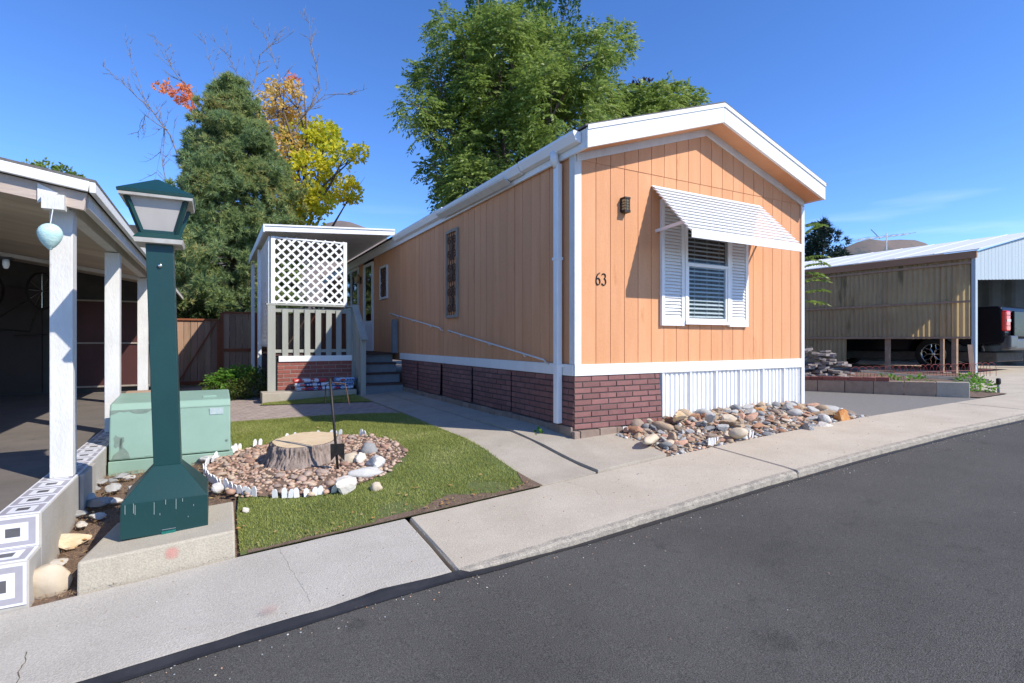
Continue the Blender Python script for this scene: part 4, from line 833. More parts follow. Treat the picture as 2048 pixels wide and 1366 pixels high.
for (dx, z1_, ln) in ((-.207, .015, .055), (-.165, .02, .06), (-.157, .01, .06), (-.06, .012, .075), (.055, .018, .065), (.0, .02, .03), (.09, .015, .02), (-.03, -.06, .012), (.15, -.03, .012), (.12, -.1, .008)):
    MB().box(lx + dx, lx + dx + .0025, ly - .2338, ly - .2318, z1_ - ln, z1_).build('drip', dm, lp)
q = MB().box(-3.68, -3.52, -.9275, -.9262, -.36, -.21); pc = (-3.60, -.926, -.245); q.build('paint_mark', spraymat('pink_spray', (.75, .36, .30), pc, .045), None, label='pink spray paint mark on the front of the lamp pad', category='paint mark')
pp = at(540, 1235, 2.62); zq = gz(pp.x, -1.5) + .004
MB().hexa([(pp.x - .2, pp.y - .2, zq), (pp.x + .2, pp.y - .2, zq + .03), (pp.x + .2, pp.y + .2, zq + .03), (pp.x - .2, pp.y + .2, zq), (pp.x - .2, pp.y - .2, zq + .001), (pp.x + .2, pp.y - .2, zq + .031), (pp.x + .2, pp.y + .2, zq + .031), (pp.x - .2, pp.y + .2, zq + .001)]).build('paint_mark', spraymat('pink_spray_ground', (.60, .40, .34), tuple(pp), .07), None, label='faint pink spray paint mark on the grey sidewalk slab', category='paint mark')

# ---------------------------------------------------------------- transformer
tf = thing('transformer_box', 'pale green pad-mounted utility transformer with worn paint behind the lamp post', 'utility box', (-3.72, 1.7, -.2))
TZ = -.22
MB().box(-4.225, -3.215, 1.36, 2.12, TZ - .1, TZ + .125).build('base', M['trafo'], tf, bevel=.006)
MB().prism([(-4.222, 1.366, TZ + .133), (-4.222, 1.42, TZ + .59), (-4.222, 1.46, TZ + .645), (-4.222, 2.10, TZ + .69), (-4.222, 2.115, TZ + .133)], (.985, 0, .0)).build('cabinet', M['trafo'], tf, bevel=.014)
MB().box(-3.42, -3.30, 1.404, 1.409, TZ + .50, TZ + .565).build('label_plate', M['paper'], tf)
MB().box(-3.48, -3.36, 1.60, 1.63, TZ + .652, TZ + .672).build('lid_handle', M['trafo'], tf, bevel=.005)
MB().box(-4.20, -3.24, 1.4165, 1.4205, TZ + .575, TZ + .580).build('lid_seam', M['trafo_wear'], tf)
for x in (-3.95, -3.5): MB().tube([(x, 1.372, TZ + .155), (x + .05, 1.372, TZ + .155)], .007, 6).build('hinge', M['trafo'], tf)
MB().lathe([(.012, 0), (.012, -.012), (.004, -.014)], (-3.27, 1.383, TZ + .24), 'y', 8).build('lock_bolt', M['trafo_wear'], tf)
def cab_y(z): return 1.366 + (z - TZ - .133) / .457 * .054
def flat_patch(pts, mt, nm):
    MB().prism([(x, cab_y(z) - .0012, z) for x, z in pts], (0, -.0012, 0)).build(nm, mt, tf)
P_ = []
for i in range(15): P_.append((-4.215 + i * .035, TZ + .575 - .01 + random.uniform(-.02, .012)))
flat_patch([(-4.215, TZ + .588)] + P_ + [(-3.725, TZ + .588)], M['trafo_wear'], 'worn_patch')
flat_patch([(-4.15 + .045 * math.cos(a) * r, TZ + .30 + .075 * math.sin(a) * r) for a, r in [(2 * math.pi * i / 12, random.uniform(.5, 1.1)) for i in range(12)]], M['trafo_wear'], 'worn_patch')
flat_patch([(-4.145, TZ + .22), (-4.19, TZ + .18), (-4.20, TZ + .145), (-4.06, TZ + .145), (-4.075, TZ + .20), (-4.115, TZ + .25), (-4.125, TZ + .33), (-4.14, TZ + .33)], M['trafo_wear'], 'worn_patch')

# ---------------------------------------------------------------- stones
def stone_mesh(kind, sub, seed, flat=.6):
    rn = random.Random(seed); bm = bmesh.new(); bmesh.ops.create_icosphere(bm, subdivisions=sub, radius=1)
    pl_ = [(Vector((rn.gauss(0, 1), rn.gauss(0, 1), rn.gauss(0, 1))).normalized(), rn.uniform(.42, .72)) for _ in range(9)]
    off = Vector((seed * 3.3, 0, 0)); sx, sy = rn.uniform(.8, 1.25), rn.uniform(.7, 1.0)
    for v in bm.verts:
        d = v.co.normalized(); r = 1 + .22 * noise.noise(d * 1.3 + off) + .08 * noise.noise(d * 3.1 + off)
        if kind == 'angular':
            for n_, k in pl_:
                c = n_.dot(d)
                if c > .05: r = min(r, k / c)
            r += .03 * noise.noise(d * 5 + off)
        v.co = Vector((d.x * r * sx, d.y * r * sy, d.z * r * flat))
    me = bpy.data.meshes.new('stone'); bm.to_mesh(me); bm.free()
    if kind == 'round': me.shade_smooth()
    return me
ANG = [meshmat(stone_mesh('angular', 3, i, .52), M['rock']) for i in range(9)]
RND = [meshmat(stone_mesh('round', 2, 50 + i, .6), M['rock']) for i in range(5)]
PEB = [meshmat(stone_mesh('round', 2, 80 + i, .55), M['pebble']) for i in range(7)]
def rock(name, label, p, s, mt, seed, kind='angular', rot=(0, 0, 0), flat=.62, sc=(1, 1, 1), cat='rock', group=None):
    me = meshmat(stone_mesh(kind, 3, seed, flat), mt); me.shade_smooth() if kind == 'round' else None
    o = piece(name, me, None, p, rot, tuple(s * q for q in sc)); return setp(o, label, cat, group)
# rock bed: named large rocks first
named = []
def bedrock(px, py, d_, s, mt, seed, label, kind='angular', flat=.6, rot=(0, 0, 0), sc=(1, 1, 1)):
    p = at(px, py, d_); named.append((p.x, p.y, s)); rock('rock', label, p, s, mt, seed, kind, rot, flat, sc)
bedrock(1680, 838, 6.62, .15, M['rock_orange'], 301, 'large bright orange rock at the far end of the rock bed', 'angular', .85, (.2, .1, .4))
bedrock(1612, 858, 6.15, .125, M['rock_grey'], 302, 'large blue-grey angular rock at the sidewalk edge of the rock bed', 'angular', .7, (0, .2, 1))
bedrock(1650, 855, 6.28, .125, M['rock_white'], 303, 'pale grey wedge rock leaning beside the blue-grey rock', 'angular', .75, (.3, 0, 2))
bedrock(1648, 840, 6.5, .12, M['rock_marble'], 304, 'smooth pinkish-white rock next to the orange rock', 'round', .6, (.1, .5, .3), (1.3, .8, .9))
bedrock(1572, 822, 6.9, .13, M['rock_grey'], 305, 'upright grey granite rock heaped near the white skirting end', 'angular', .8, (.5, .2, .7))
bedrock(1520, 822, 6.75, .12, M['rock_orange'], 306, 'salmon-orange slab propped on end against the white skirting', 'angular', .45, (.7, .5, .3), (1.2, .7, 1))
bedrock(1358, 833, 6.05, .14, M['rock_quartz'], 307, 'flat tan and rust slab against the skirting at the left of the bed', 'angular', .45, (0, .1, .5), (1.3, .8, 1))
bedrock(1420, 836, 6.05, .095, M['rock_marble'], 308, 'grey-white veined rock in the upper middle of the rock bed', 'angular', .6, (0, .1, 1.5), (1.3, .8, 1))
bedrock(1476, 866, 5.62, .085, M['rock_tan'], 309, 'tan brown boulder in the middle front of the rock bed', 'round', .7, (.3, .2, 2.4), (1.2, .8, 1))
bedrock(1302, 878, 5.42, .11, M['rock_tan'], 310, 'long pinkish-tan flat rock at the left front of the bed', 'round', .5, (0, 0, .5), (1.5, .7, .8))
BEDCOL = {'tan': mat('tan_bed_rock', (.44, .33, .22), (.36, .26, .17), 9, .85, .5, 40, rnd=.15, c3=(.27, .19, .13), thr=.62, sc3=7), 'rust-brown': mat('rust_bed_rock', (.40, .22, .13), (.31, .16, .09), 9, .85, .5, 40, rnd=.15, c3=(.46, .32, .2), thr=.64, sc3=7), 'blue-grey': mat('bluegrey_bed_rock', (.25, .25, .245), (.19, .19, .19), 9, .85, .5, 40, rnd=.15, c3=(.36, .36, .35), thr=.62, sc3=7),
 'pale grey': mat('palegrey_bed_rock', (.42, .41, .385), (.33, .325, .305), 9, .85, .5, 40, rnd=.12, c3=(.25, .25, .24), thr=.63, sc3=7), 'cream': mat('cream_bed_rock', (.55, .47, .36), (.47, .39, .29), 9, .85, .5, 40, rnd=.1, c3=(.40, .28, .17), thr=.63, sc3=7), 'dull brown': mat('brown_bed_rock', (.29, .22, .165), (.22, .165, .125), 9, .85, .5, 40, rnd=.15, c3=(.38, .31, .25), thr=.62, sc3=7), 'salmon': mat('salmon_bed_rock', (.50, .30, .21), (.42, .245, .165), 9, .85, .5, 40, rnd=.12, c3=(.55, .42, .32), thr=.64, sc3=7)}
pts = list(named); cnt = 0; tries = 0
while cnt < 285 and tries < 26000:
    tries += 1; x = random.uniform(.5, 3.85); y = random.uniform(-.93, -.04)
    if x < .62 - (-y) * .2: continue
    s = random.choice([.04, .045, .055, .06, .07, .085, .10]) * (1.1 if y > -.6 or x > 2 else .8)
    if y < -.78: s *= .75
    if any((x - a) ** 2 + (y - b) ** 2 < ((s + c) * .56) ** 2 for a, b, c in pts): continue
    pts.append((x, y, s)); me = random.choice(ANG * 3 + RND); k = random.uniform(.75, 1.35)
    o = piece('rock', me, None, (x, y, hb(x, y) + s * .22), (random.uniform(-.4, .4), random.uniform(-.4, .4), random.uniform(0, 6.3)), (s * k, s * .95, s * random.uniform(.8, 1.2)))
    cn = random.choice(['tan', 'tan', 'cream', 'dull brown', 'pale grey', 'blue-grey', 'rust-brown', 'salmon', 'pale grey', 'tan']); o.material_slots[0].link = 'OBJECT'; o.material_slots[0].material = BEDCOL[cn]
    szn = 'small' if s < .055 else 'medium' if s < .078 else 'large'
    zy = 'against the skirting' if y > -.3 else 'at the sidewalk edge' if y < -.68 else 'in the middle depth'
    zx = ('by the brick skirting', 'left of centre', 'at the centre', 'right of centre', 'near the driveway end')[min(4, max(0, int((x - .45) / .69)))]
    setp(o, f'{szn} {cn} rock {zy} of the rock bed, {zx}', 'rock', 'rocks heaped in the bed along the gable'); cnt += 1
def gravel(name, n, fn, smin, smax, zf, mt, label, kind='stuff'):
    ico = bmesh.new(); bmesh.ops.create_icosphere(ico, subdivisions=1, radius=1); bv = np.array([v.co[:] for v in ico.verts]); bf = np.array([[v.index for v in f.verts] for f in ico.faces]); ico.free()
    V, F = [], []; k = 0; t = 0
    while k < n and t < n * 30:
        t += 1; x, y = fn()
        if x is None: continue
        s = random.uniform(smin, smax); a = random.uniform(0, 6.3); c, d = math.cos(a), math.sin(a); q = bv * np.array([s * random.uniform(.8, 1.5), s, s * .6]) * RNG.uniform(.85, 1.15, (len(bv), 1))
        q = np.stack([q[:, 0] * c - q[:, 1] * d + x, q[:, 0] * d + q[:, 1] * c + y, q[:, 2] + zf(x, y) + s * .2], 1); V.append(q); F.append(bf + k * len(bv)); k += 1
    return np_obj(name, np.concatenate(V), np.concatenate(F), mt, None, True, kind=kind, label=label, category='gravel')
def islandpal(name, cols):
    m, t, N, L, P = nt(name); g_ = N.new('ShaderNodeNewGeometry'); rp = N.new('ShaderNodeValToRGB'); rp.color_ramp.interpolation = 'CONSTANT'; e = rp.color_ramp.elements; e[0].color = c4(cols[0]); e[1].position = 1 / len(cols); e[1].color = c4(cols[1])
    for i, c in enumerate(cols[2:]): q = e.new((i + 2) / len(cols)); q.color = c4(c)
    L.new(g_.outputs['Random Per Island'], rp.inputs[0]); L.new(rp.outputs[0], P.inputs['Base Color']); P.inputs['Roughness'].default_value = .8; return m
M['gravel'] = islandpal('gravel', ROCKPAL + [(.6, .57, .52), (.5, .3, .2)]); M['pea'] = islandpal('pea', [(.40, .26, .18), (.36, .22, .15), (.46, .33, .24), (.30, .18, .13), (.42, .30, .23), (.50, .38, .27)])
gravel('gravel', 2600, lambda: (random.uniform(.45, 3.95), random.uniform(-.95, -.03)), .008, .026, hb, M['gravel'], 'small mixed gravel between the rocks along the gable')
def ringpt(k0=.36, k1=.97):
    while True:
        x = random.uniform(-3.6, -1.5); y = random.uniform(-.4, 2)
        if in_ring(x, y, k1) and math.hypot(x - SX, y - SY) > k0: return x, y
SX, SY = -2.62, .72
rs = MB(); rs.rows([(RC.y + 1.02 * math.sin(R(a)), RC.x - .82 * math.cos(R(a)), RC.x + .95 * math.cos(R(a))) for a in range(-88, 89, 8)], lambda x, y: gz(x, y) + .018); st(rs.build('ring_soil', M['soil'], smooth=True))
gravel('pebble_gravel', 1700, ringpt, .010, .022, lambda x, y: gz(x, y) + .016, M['pea'], 'small tan pea gravel inside the stump ring')
pp_ = []; t = 0
while len(pp_) < 285 and t < 20000:
    t += 1; x, y = ringpt(.37, .98); s = random.choice([.016, .018, .02, .024, .028, .034, .045])
    if x > -2.1 and y < .6 and random.random() < .4: continue
    if any((x - a) ** 2 + (y - b) ** 2 < ((s + c) * .75) ** 2 for a, b, c in pp_): continue
    pp_.append((x, y, s)); piece('pebble', random.choice(PEB), None, (x, y, gz(x, y) + .02 + s * .25), (random.uniform(-.2, .2), random.uniform(-.2, .2), random.uniform(0, 6.3)), (s * random.uniform(.9, 1.5), s, s), label='smooth tan river pebble inside the stump ring', category='pebble', group='river pebbles around the tree stump')
def grock(px, py, s, mt, seed, label, kind='angular', flat=.62, rot=(0, 0, 0), sc=(1, 1, 1), dz=.3):
    # stands on the ground where its foot shows
    d0 = 1.0
    for i in range(400):
        p = at(px, py, d0)
        if p.z < gz(p.x, p.y): break
        d0 += .03
    p.z = gz(p.x, p.y) + s * sc[2] * flat * dz * 1.6 + .005; rock('rock', label, p, s, mt, seed, kind, rot, flat, sc)
grock(693, 988, .125, M['rock_white'], 411, 'large cream limestone chunk at the front right of the stump ring', 'angular', .85, (.2, .3, .4), (1.05, .9, 1), .35)
grock(731, 955, .115, M['rock_marble'], 402, 'long smooth white-grey stone on the right of the stump ring', 'round', .5, (0, .1, .2), (1.25, .6, .9))
grock(752, 940, .10, M['rock_marble'], 403, 'speckled grey and white rock at the right edge of the stump ring', 'angular', .75, (0, .4, 2))
grock(724, 925, .09, M['rock_white'], 404, 'white rock behind the long stone on the right of the stump ring', 'angular', .8, (.4, 0, 1))
grock(738, 908, .10, M['rock_grey'], 405, 'blue-grey rounded rock at the back right of the stump ring', 'round', .7, (0, 0, 1))
grock(703, 925, .075, M['rock_tan'], 406, 'rounded tan cobble to the right of the hook stake', 'round', .7)
grock(752, 985, .055, M['rock_tan'], 407, 'small round brown cobble on the turf right of the limestone chunk', 'round', .8)
grock(490, 1030, .045, M['rock_white'], 408, 'small pale rock on the turf beside the lamp pad', 'angular', .8)
grock(435, 985, .06, M['rock_marble'], 409, 'small grey quartz rock between the lamp post and the ring', 'angular', .8)
grock(412, 925, .09, M['rock_marble'], 410, 'grey white quartz rock in front of the transformer', 'angular', .6, sc=(1.3, .9, 1))
grock(97, 1190, .112, M['rock_tan'], 420, 'big smooth cream boulder at the foot of the tiled step', 'round', .95, (.15, .1, .1), (.78, .62, 1.0), .33)
grock(128, 1100, .125, M['rock_quartz'], 421, 'orange-stained quartz rock beside the tiled curb', 'angular', .5, (.1, .15, .35), (1.35, .6, .9), .5)
grock(110, 1135, .09, M['rock_white'], 422, 'flat grey-white stone behind the cream boulder', 'angular', .3, (0, .2, .8), (1, .9, 1))
grock(172, 1012, .075, M['rock_white'], 423, 'cream angular rock against the rendered curb', 'angular', .75)
for i, (a, b, s) in enumerate([(150, 1035, .07), (195, 1040, .065), (162, 1055, .05), (200, 1015, .09), (180, 985, .10), (230, 985, .09), (215, 1010, .085), (240, 960, .09), (222, 968, .06), (270, 985, .08), (125, 1068, .05), (255, 1015, .07), (200, 970, .07), (262, 958, .06)]):
    grock(a, b, s, [M['rock_grey'], M['rock_marble'], M['rock_white'], M['rock_grey']][i % 4], 500 + i, 'grey or white rock on the soil between the carport curb and the lamp pad', 'angular', .45, (0, 0, i), (1.2, .8, 1)); bpy.context.scene.objects[-1]
for o in COL.objects:
    if o.get('label', '').startswith('grey or white rock on the soil'): o['group'] = 'rocks between the curb and the lamp pad'
def gutter_pt():
    x = random.uniform(-4.5, 9); return x, KERB - .02 - abs(random.gauss(0, .10 if random.random() < .8 else .8))
gravel('road_grit', 700, gutter_pt, .002, .0055, lambda x, y: zroad(x, y) + .001, M['gravel'], 'fine pale grit scattered along the road edge')
def walk_pt(): return random.uniform(-4.2, 6), random.uniform(-1.9, -.97)
gravel('pavement_grit', 170, walk_pt, .002, .005, lambda x, y: gz(x, -1.5) + .001, M['gravel'], 'tiny stones and crumbs scattered on the sidewalk')
# leaf litter
def litter(n, fn, label):
    V = []; 
    for _ in range(n):
        x, y, z = fn(); a = random.uniform(0, 6.3); s = random.uniform(.008, .024); c, d = math.cos(a) * s, math.sin(a) * s; t = random.uniform(-.5, .5) * s
        V += [(x - c, y - d, z + .004), (x + d * .5, y - c * .5, z + .004 + abs(t)), (x + c, y + d, z + .008), (x - d * .5, y + c * .5, z + .006)]
    np_obj('leaf_litter', V, np.arange(4 * n).reshape(-1, 4), M['litter'], kind='stuff', label=label, category='leaves')
def lf():
    r = random.random()
    if r < .25: x, y = random.uniform(-4.2, -3.2), random.uniform(-.9, 1.3)
    elif r < .45: x, y = ringpt(.33, 1.05)
    elif r < .6: x, y = random.uniform(-3.2, -1.1), -.94 + abs(random.gauss(0, .12))
    elif r < .72: x, y = random.uniform(-3.2, -1.1), random.uniform(-.9, 3)
    elif r < .9: x, y = random.uniform(.5, 3.9), random.uniform(-.93, -.3); return x, y, hb(x, y) + .02
    else: x, y = random.uniform(-3, -1), random.uniform(-.95, .1)
    return x, y, gz(x, y) + .022
litter(330, lf, 'dry tan and orange fallen leaves scattered over the yard')

# ---------------------------------------------------------------- stump, hook stake, picket edging
sz = gz(SX, SY)
b = MB(); n = 260; prof = [(0, .375), (.02, .36), (.045, .344), (.07, .328), (.095, .318), (.12, .31), (.145, .304), (.17, .30), (.195, .297), (.205, .288)]
for (h, r) in prof:
    for j in range(n):
        a = 2 * math.pi * j / n; d = Vector((math.cos(a), math.sin(a), 0)); rr = r * (1 + .05 * math.sin(2 * a + .6) + .035 * math.sin(5 * a)) + (.022 * noise.noise(Vector((d.x * 7, d.y * 7, h * 8))) + .060 * (min(.35, abs(noise.noise(Vector((d.x * 15, d.y * 15, h * 7 + 3))))) - .2) + .022 * (abs(noise.noise(Vector((d.x * 30, d.y * 30, h * 22 + 3)))) - .2) + .012 * noise.noise(Vector((d.x * 40, d.y * 40, h * 34)))) * (1 if h < .2 else .4)
        b.v.append((SX + d.x * rr, SY + d.y * rr * .92, sz + h * (1 + .12 * d.y + .05 * d.x) + .0))
for i in range(len(prof) - 1):
    for j in range(n): k = (j + 1) % n; b._f((i * n + j, i * n + k, (i + 1) * n + k, (i + 1) * n + j))
stp = thing('tree_stump', 'freshly cut pale-topped tree stump with rough bark in the pebble ring', 'tree stump', (SX, SY, sz))
b.build('bark', M['bark'], stp, True)
t_ = MB(); rim = b.v[-n:]; t_.v = [(SX + (x - SX) * .975, SY + (y - SY) * .975, z + .001) for x, y, z in rim] + [(SX, SY, sz + .2065)]
for j in range(n): t_._f((j, (j + 1) % n, n))
t_.build('cut_face', M['cut'], stp)
hk = thing('hook_stake', 'black iron garden hook stake with a forked step plate beside the stump', 'garden stake', (-2.41, .25, gz(-2.41, .25)))
hb_ = at(677, 955, 4.72); ht = at(660, 757, 4.70); md = hb_.lerp(ht, .96)
MB().tube([hb_, ht], .012, 8).build('shaft', M['iron'], hk, True)
e1 = at(651, 770, 4.72); e2 = at(651, 806, 4.72); f1 = at(690, 768, 4.66); f2 = at(693, 780, 4.66); f3 = at(698, 808, 4.66)
MB().tube([md, e1, e2], .005, 6).build('arm', M['iron'], hk); MB().tube([md, f1, f2, f3], .006, 6).build('arm', M['rust'], hk)
pc_ = at(675, 905, 4.70); u = RT
MB().prism([pc_ - u * .062 + Vector((0, 0, .075)), pc_ + u * .062 + Vector((0, 0, .08)), pc_ + u * .062 + Vector((0, 0, -.07)), pc_ + u * .0 + Vector((0, 0, -.012)), pc_ - u * .058 + Vector((0, 0, -.075))], FW * -.006).build('step_plate', M['iron'], hk)
def picket_run(angs, label, lean=.0, k=1.0, lie=0):
    a0 = R(angs[0]); t = None; 
    for i, ad in enumerate(angs):
        a = R(ad); dx, dy = math.cos(a), math.sin(a); rx = .84 if dx < 0 else .98; x, y = RC.x + dx * rx * k, RC.y + dy * 1.04 * k; z = gz(x, y) + .015
        if t is None: t = thing('picket_edging', label, 'garden edging', (x, y, z), 'white picket edging around the stump ring')
        w_ = .020; h = random.uniform(.062, .085); pts_ = [(-w_, 0), (w_, 0), (w_, h * .72), (w_ * .45, h), (-w_ * .45, h), (-w_, h * .72)]
        me = MB().prism([(p, -.004, q_) for p, q_ in pts_], (0, .008, 0)).mesh('picket'); me.materials.append(M['white'])
        piece('picket', me, t, (x, y, z), (R(random.uniform(-12, 12)) + lie, R(random.uniform(-8, 8)), a + math.pi / 2 + R(random.uniform(-8, 8))))
picket_run([175 + i * 3.0 for i in range(8)], 'white plastic picket edging tipped over at the left of the stump ring', k=.99)
picket_run([200 + i * 2.9 for i in range(13)], 'white plastic picket edging curving along the front left of the stump ring', k=.99)
picket_run([246, 251, 254, 257, 262, 266, 269], 'upright white plastic pickets at the front centre of the stump ring', k=.99)
picket_run([275, 278, 281], 'leaning white pickets just left of the limestone chunk', lie=R(25))
picket_run([150, 153, 156, 163, 166], 'white plastic pickets at the back left of the ring by the transformer')
picket_run([84, 87, 92, 112, 116, 128, 131, 134, 140], 'white plastic pickets behind the tree stump')
picket_run([40, 43, 58, 61, 64, 72], 'white plastic pickets at the back right of the stump ring')
# picket bits in the rock bed
def bits(P_, label):
    t = None
    for i, (x, y) in enumerate(P_):
        z = hb(x, y)
        if t is None: t = thing('picket_edging', label, 'garden edging', (x, y, z))
        me = MB().box(-.014, .014, -.004, .004, -.01, random.uniform(.06, .10)).mesh('picket'); me.materials.append(M['white_old']); piece('picket', me, t, (x, y, z), (R(random.uniform(-10, 10)), R(random.uniform(-10, 10)), R(random.uniform(-20, 20))))
bits([(1.02 + .035 * i, -.90 + .004 * i) for i in range(5)], 'broken grey picket edging at the left sidewalk edge of the rock bed')
bits([(1.55 + .045 * i, -.91) for i in range(4)], 'broken grey picket edging at the middle sidewalk edge of the rock bed')
bits([(3.72 + .025 * i, -.72 + .02 * i) for i in range(5)], 'white picket edging standing behind the orange rock')

# ---------------------------------------------------------------- right: planter, pile, carport, truck
pw_ = thing('planter_wall', 'low concrete planter wall topped with a row of bricks on the right', 'planter wall', (6.6, .3, .1))
A = Vector((7.1, -.82, 0)); B = Vector((5.9, 1.9, 0)); dv = (B - A); Ln = dv.length; dv.normalize(); nv = Vector((dv.y, -dv.x, 0))
def ptop(u): return .345 - .075 * u / Ln
K = 7
for i in range(K):
    u0 = Ln * i / K + .004; u1 = Ln * (i + 1) / K - .004; p = A + dv * u0; q = A + dv * u1
    MB().hexa([p + Vector((0, 0, -.1)), p + nv * .16 + Vector((0, 0, -.1)), q + nv * .16 + Vector((0, 0, -.1)), q + Vector((0, 0, -.1)), p + Vector((0, 0, ptop(u0))), p + nv * .16 + Vector((0, 0, ptop(u0))), q + nv * .16 + Vector((0, 0, ptop(u1))), q + Vector((0, 0, ptop(u1)))]).build('block', M['planter'] if i > 0 else M['concrete_walk'], pw_, bevel=.01)
u = 1.05
while u < Ln - .1:
    p = A + dv * u; q = A + dv * (u + .19); z = ptop(u)
    MB().hexa([p + Vector((0, 0, z)), p + nv * .10 + Vector((0, 0, z)), q + nv * .10 + Vector((0, 0, z)), q + Vector((0, 0, z)), p + Vector((0, 0, z + .06)), p + nv * .10 + Vector((0, 0, z + .06)), q + nv * .10 + Vector((0, 0, z + .06)), q + Vector((0, 0, z + .06))]).build('brick', M['brick_red'], pw_, bevel=.004); u += .2
FS = [meshmat(MB().prism([(.16 * r_ * math.cos(a), .12 * r_ * math.sin(a), 0) for a, r_ in [(2 * math.pi * i / 7, random.uniform(.75, 1.1)) for i in range(7)]], (0, 0, .045)).mesh('flagstone'), M['flagstone']) for _ in range(6)]
base = Vector((8.3, 2.55, gz(8.3, 2.5) + .04))
for L_ in range(11):
    for i in range(max(2, 13 - L_)):
        rr = .95 * (1 - L_ / 15); a = random.uniform(0, 6.3); r_ = rr * random.random() ** .5
        piece('flagstone', random.choice(FS), None, base + Vector((r_ * math.cos(a) * .75 - r_ * math.sin(a) * .5, r_ * math.cos(a) * -.4 + r_ * math.sin(a) * .7, L_ * .062 * (1 - .25 * r_))), (R(random.uniform(-14, 14)), R(random.uniform(-14, 14)), random.uniform(0, 6.3)), (random.uniform(.8, 1.35), random.uniform(.8, 1.2), random.uniform(.8, 1.3)), label=['grey-brown flagstone in the bottom layers of the pile by the neighbouring carport', 'grey-brown flagstone in the middle layers of the pile by the neighbouring carport', 'grey-brown flagstone near the top of the pile by the neighbouring carport'][min(2, L_ // 4)], category='flagstone', group='flagstones piled by the planter')
nc = thing('neighbour_carport', 'neighbouring carport with corrugated tan fibreglass side wall and pale metal roof', 'carport', (14, 4, .2))
NX = 12.5
ysn = [1.16, 2.12, 3.08, 4.04, 5.0, 5.96, 6.92]
for a, c in zip(ysn, ysn[1:]):
    b = MB(); K = 48
    for j, z in enumerate((1.055 if a < 4 else .35, 3.0)):
        for i in range(K + 1): y = a + (c - a) * i / K; b.v.append((NX + .022 * math.sin(2 * math.pi * i / 6), y, z))
    for i in range(K): b._f((i, i + 1, K + 1 + i + 1, K + 1 + i))
    b.build('corrugated_sheet', M['fibre'], nc, True)
for z in (1.06, 1.93, 2.86): MB().box(NX - .065, NX - .026, 1.13, 7, z, z + .05).build('batten', M['lumber'], nc)
MB().box(NX - .12, NX - .066, 1.0, 7.2, 2.98, 3.15).build('fascia_board', M['fascia_wood'], nc)
for y in (1.50, 3.0, 4.5, 6.2): MB().box(NX - .02 + .05, NX + .13, y - .05, y + .05, .0, 2.98).build('post', M['lumber'], nc)
MB().box(NX + .03, NX + .10, 1.72, 1.79, .1, 2.98).build('post', M['lumber'], nc)
MB().box(NX - .06, NX + .05, 1.04, 1.12, .0, 3.0).build('corner_post', M['barn_siding'], nc)
for i in range(24):
    y = .95 + i * .3; MB().hexa([(NX - .15, y, 3.155), (NX + 4.2, y, 3.155 + .215 * 4.2), (NX + 4.2, y + .295, 3.155 + .215 * 4.2), (NX - .15, y + .295, 3.155), (NX - .15, y, 3.18), (NX + 4.2, y, 3.18 + .215 * 4.2), (NX + 4.2, y + .295, 3.18 + .215 * 4.2), (NX - .15, y + .295, 3.18)]).build('roof_sheet', M['metal_roof'], nc)
    if i % 3 == 0: MB().beam((NX - .15, y, 3.182), (NX + 4.2, y, 3.182 + .215 * 4.2), .03, .012).build('roof_rib', M['metal_roof'], nc)
for i in range(20):
    x = NX + .06 + i * .2; zt_ = 3.13 + .215 * (x - NX)
    MB().hexa([(x, 1.05, 2.47 + .06 * (x - NX)), (x + .19, 1.05, 2.47 + .06 * (x - NX)), (x + .19, 1.08, 2.47 + .06 * (x - NX)), (x, 1.08, 2.47 + .06 * (x - NX)), (x, 1.05, zt_), (x + .19, 1.05, zt_ + .04), (x + .19, 1.08, zt_ + .04), (x, 1.08, zt_)]).build('gable_board', M['barn_siding'], nc)
b = MB(); K = 80
for z in (.1, 3.6):
    for i in range(K + 1): b.v.append((NX + 4.6 + .03 * math.sin(i * 1.05), .9 + 7 * i / K, z))
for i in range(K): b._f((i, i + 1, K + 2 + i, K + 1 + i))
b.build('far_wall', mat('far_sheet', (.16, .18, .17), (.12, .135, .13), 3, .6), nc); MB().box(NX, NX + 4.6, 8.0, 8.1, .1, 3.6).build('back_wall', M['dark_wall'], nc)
MB().box(16.1, 16.22, .95, 1.07, .1, 1.0).build('post', M['lumber'], nc)
# neighbouring house roof and antenna behind
nh = thing('neighbour_house', 'low grey-roofed house behind the neighbouring carport', 'house', (17, 14, 0))
MB().box(11.5, 26, 10.2, 16, 0, 3.3).build('wall', M['white_old'], nh); MB().prism([(11.2, 9.9, 3.3), (11.2, 16.3, 3.3), (11.2, 13, 4.1)], (18, 0, 0)).build('roof', M['shingle'], nh); MB().box(11.15, 11.25, 9.85, 16.3, 3.15, 3.35).build('fascia', M['white'], nh)
an = thing('tv_antenna', 'grey roof television antenna above the neighbouring carport', 'antenna', at(1773, 508, 24))
a0 = at(1773, 508, 24); a1 = at(1773, 466, 24)
MB().tube([at(1773, 540, 24), a1], .022, 6).build('mast', M['metal_roof'], an); l0 = at(1712, 480, 24); l1 = at(1817, 468, 24); MB().tube([l0, l1], .018, 6).build('boom', M['metal_roof'], an)
for t in (.0, .18, .34, .5, .62, .74, .86, 1): p = l0.lerp(l1, t); d = FW * (.75 - .35 * t) + RT * -.12 * (1 if t < .6 else .5); MB().tube([p - d, p + d], .009, 5).build('element', M['metal_roof'], an)
p = at(1752, 470, 24); MB().tube([at(1742, 459, 24), at(1760, 477, 24)], .016, 5).build('element', M['iron'], an)
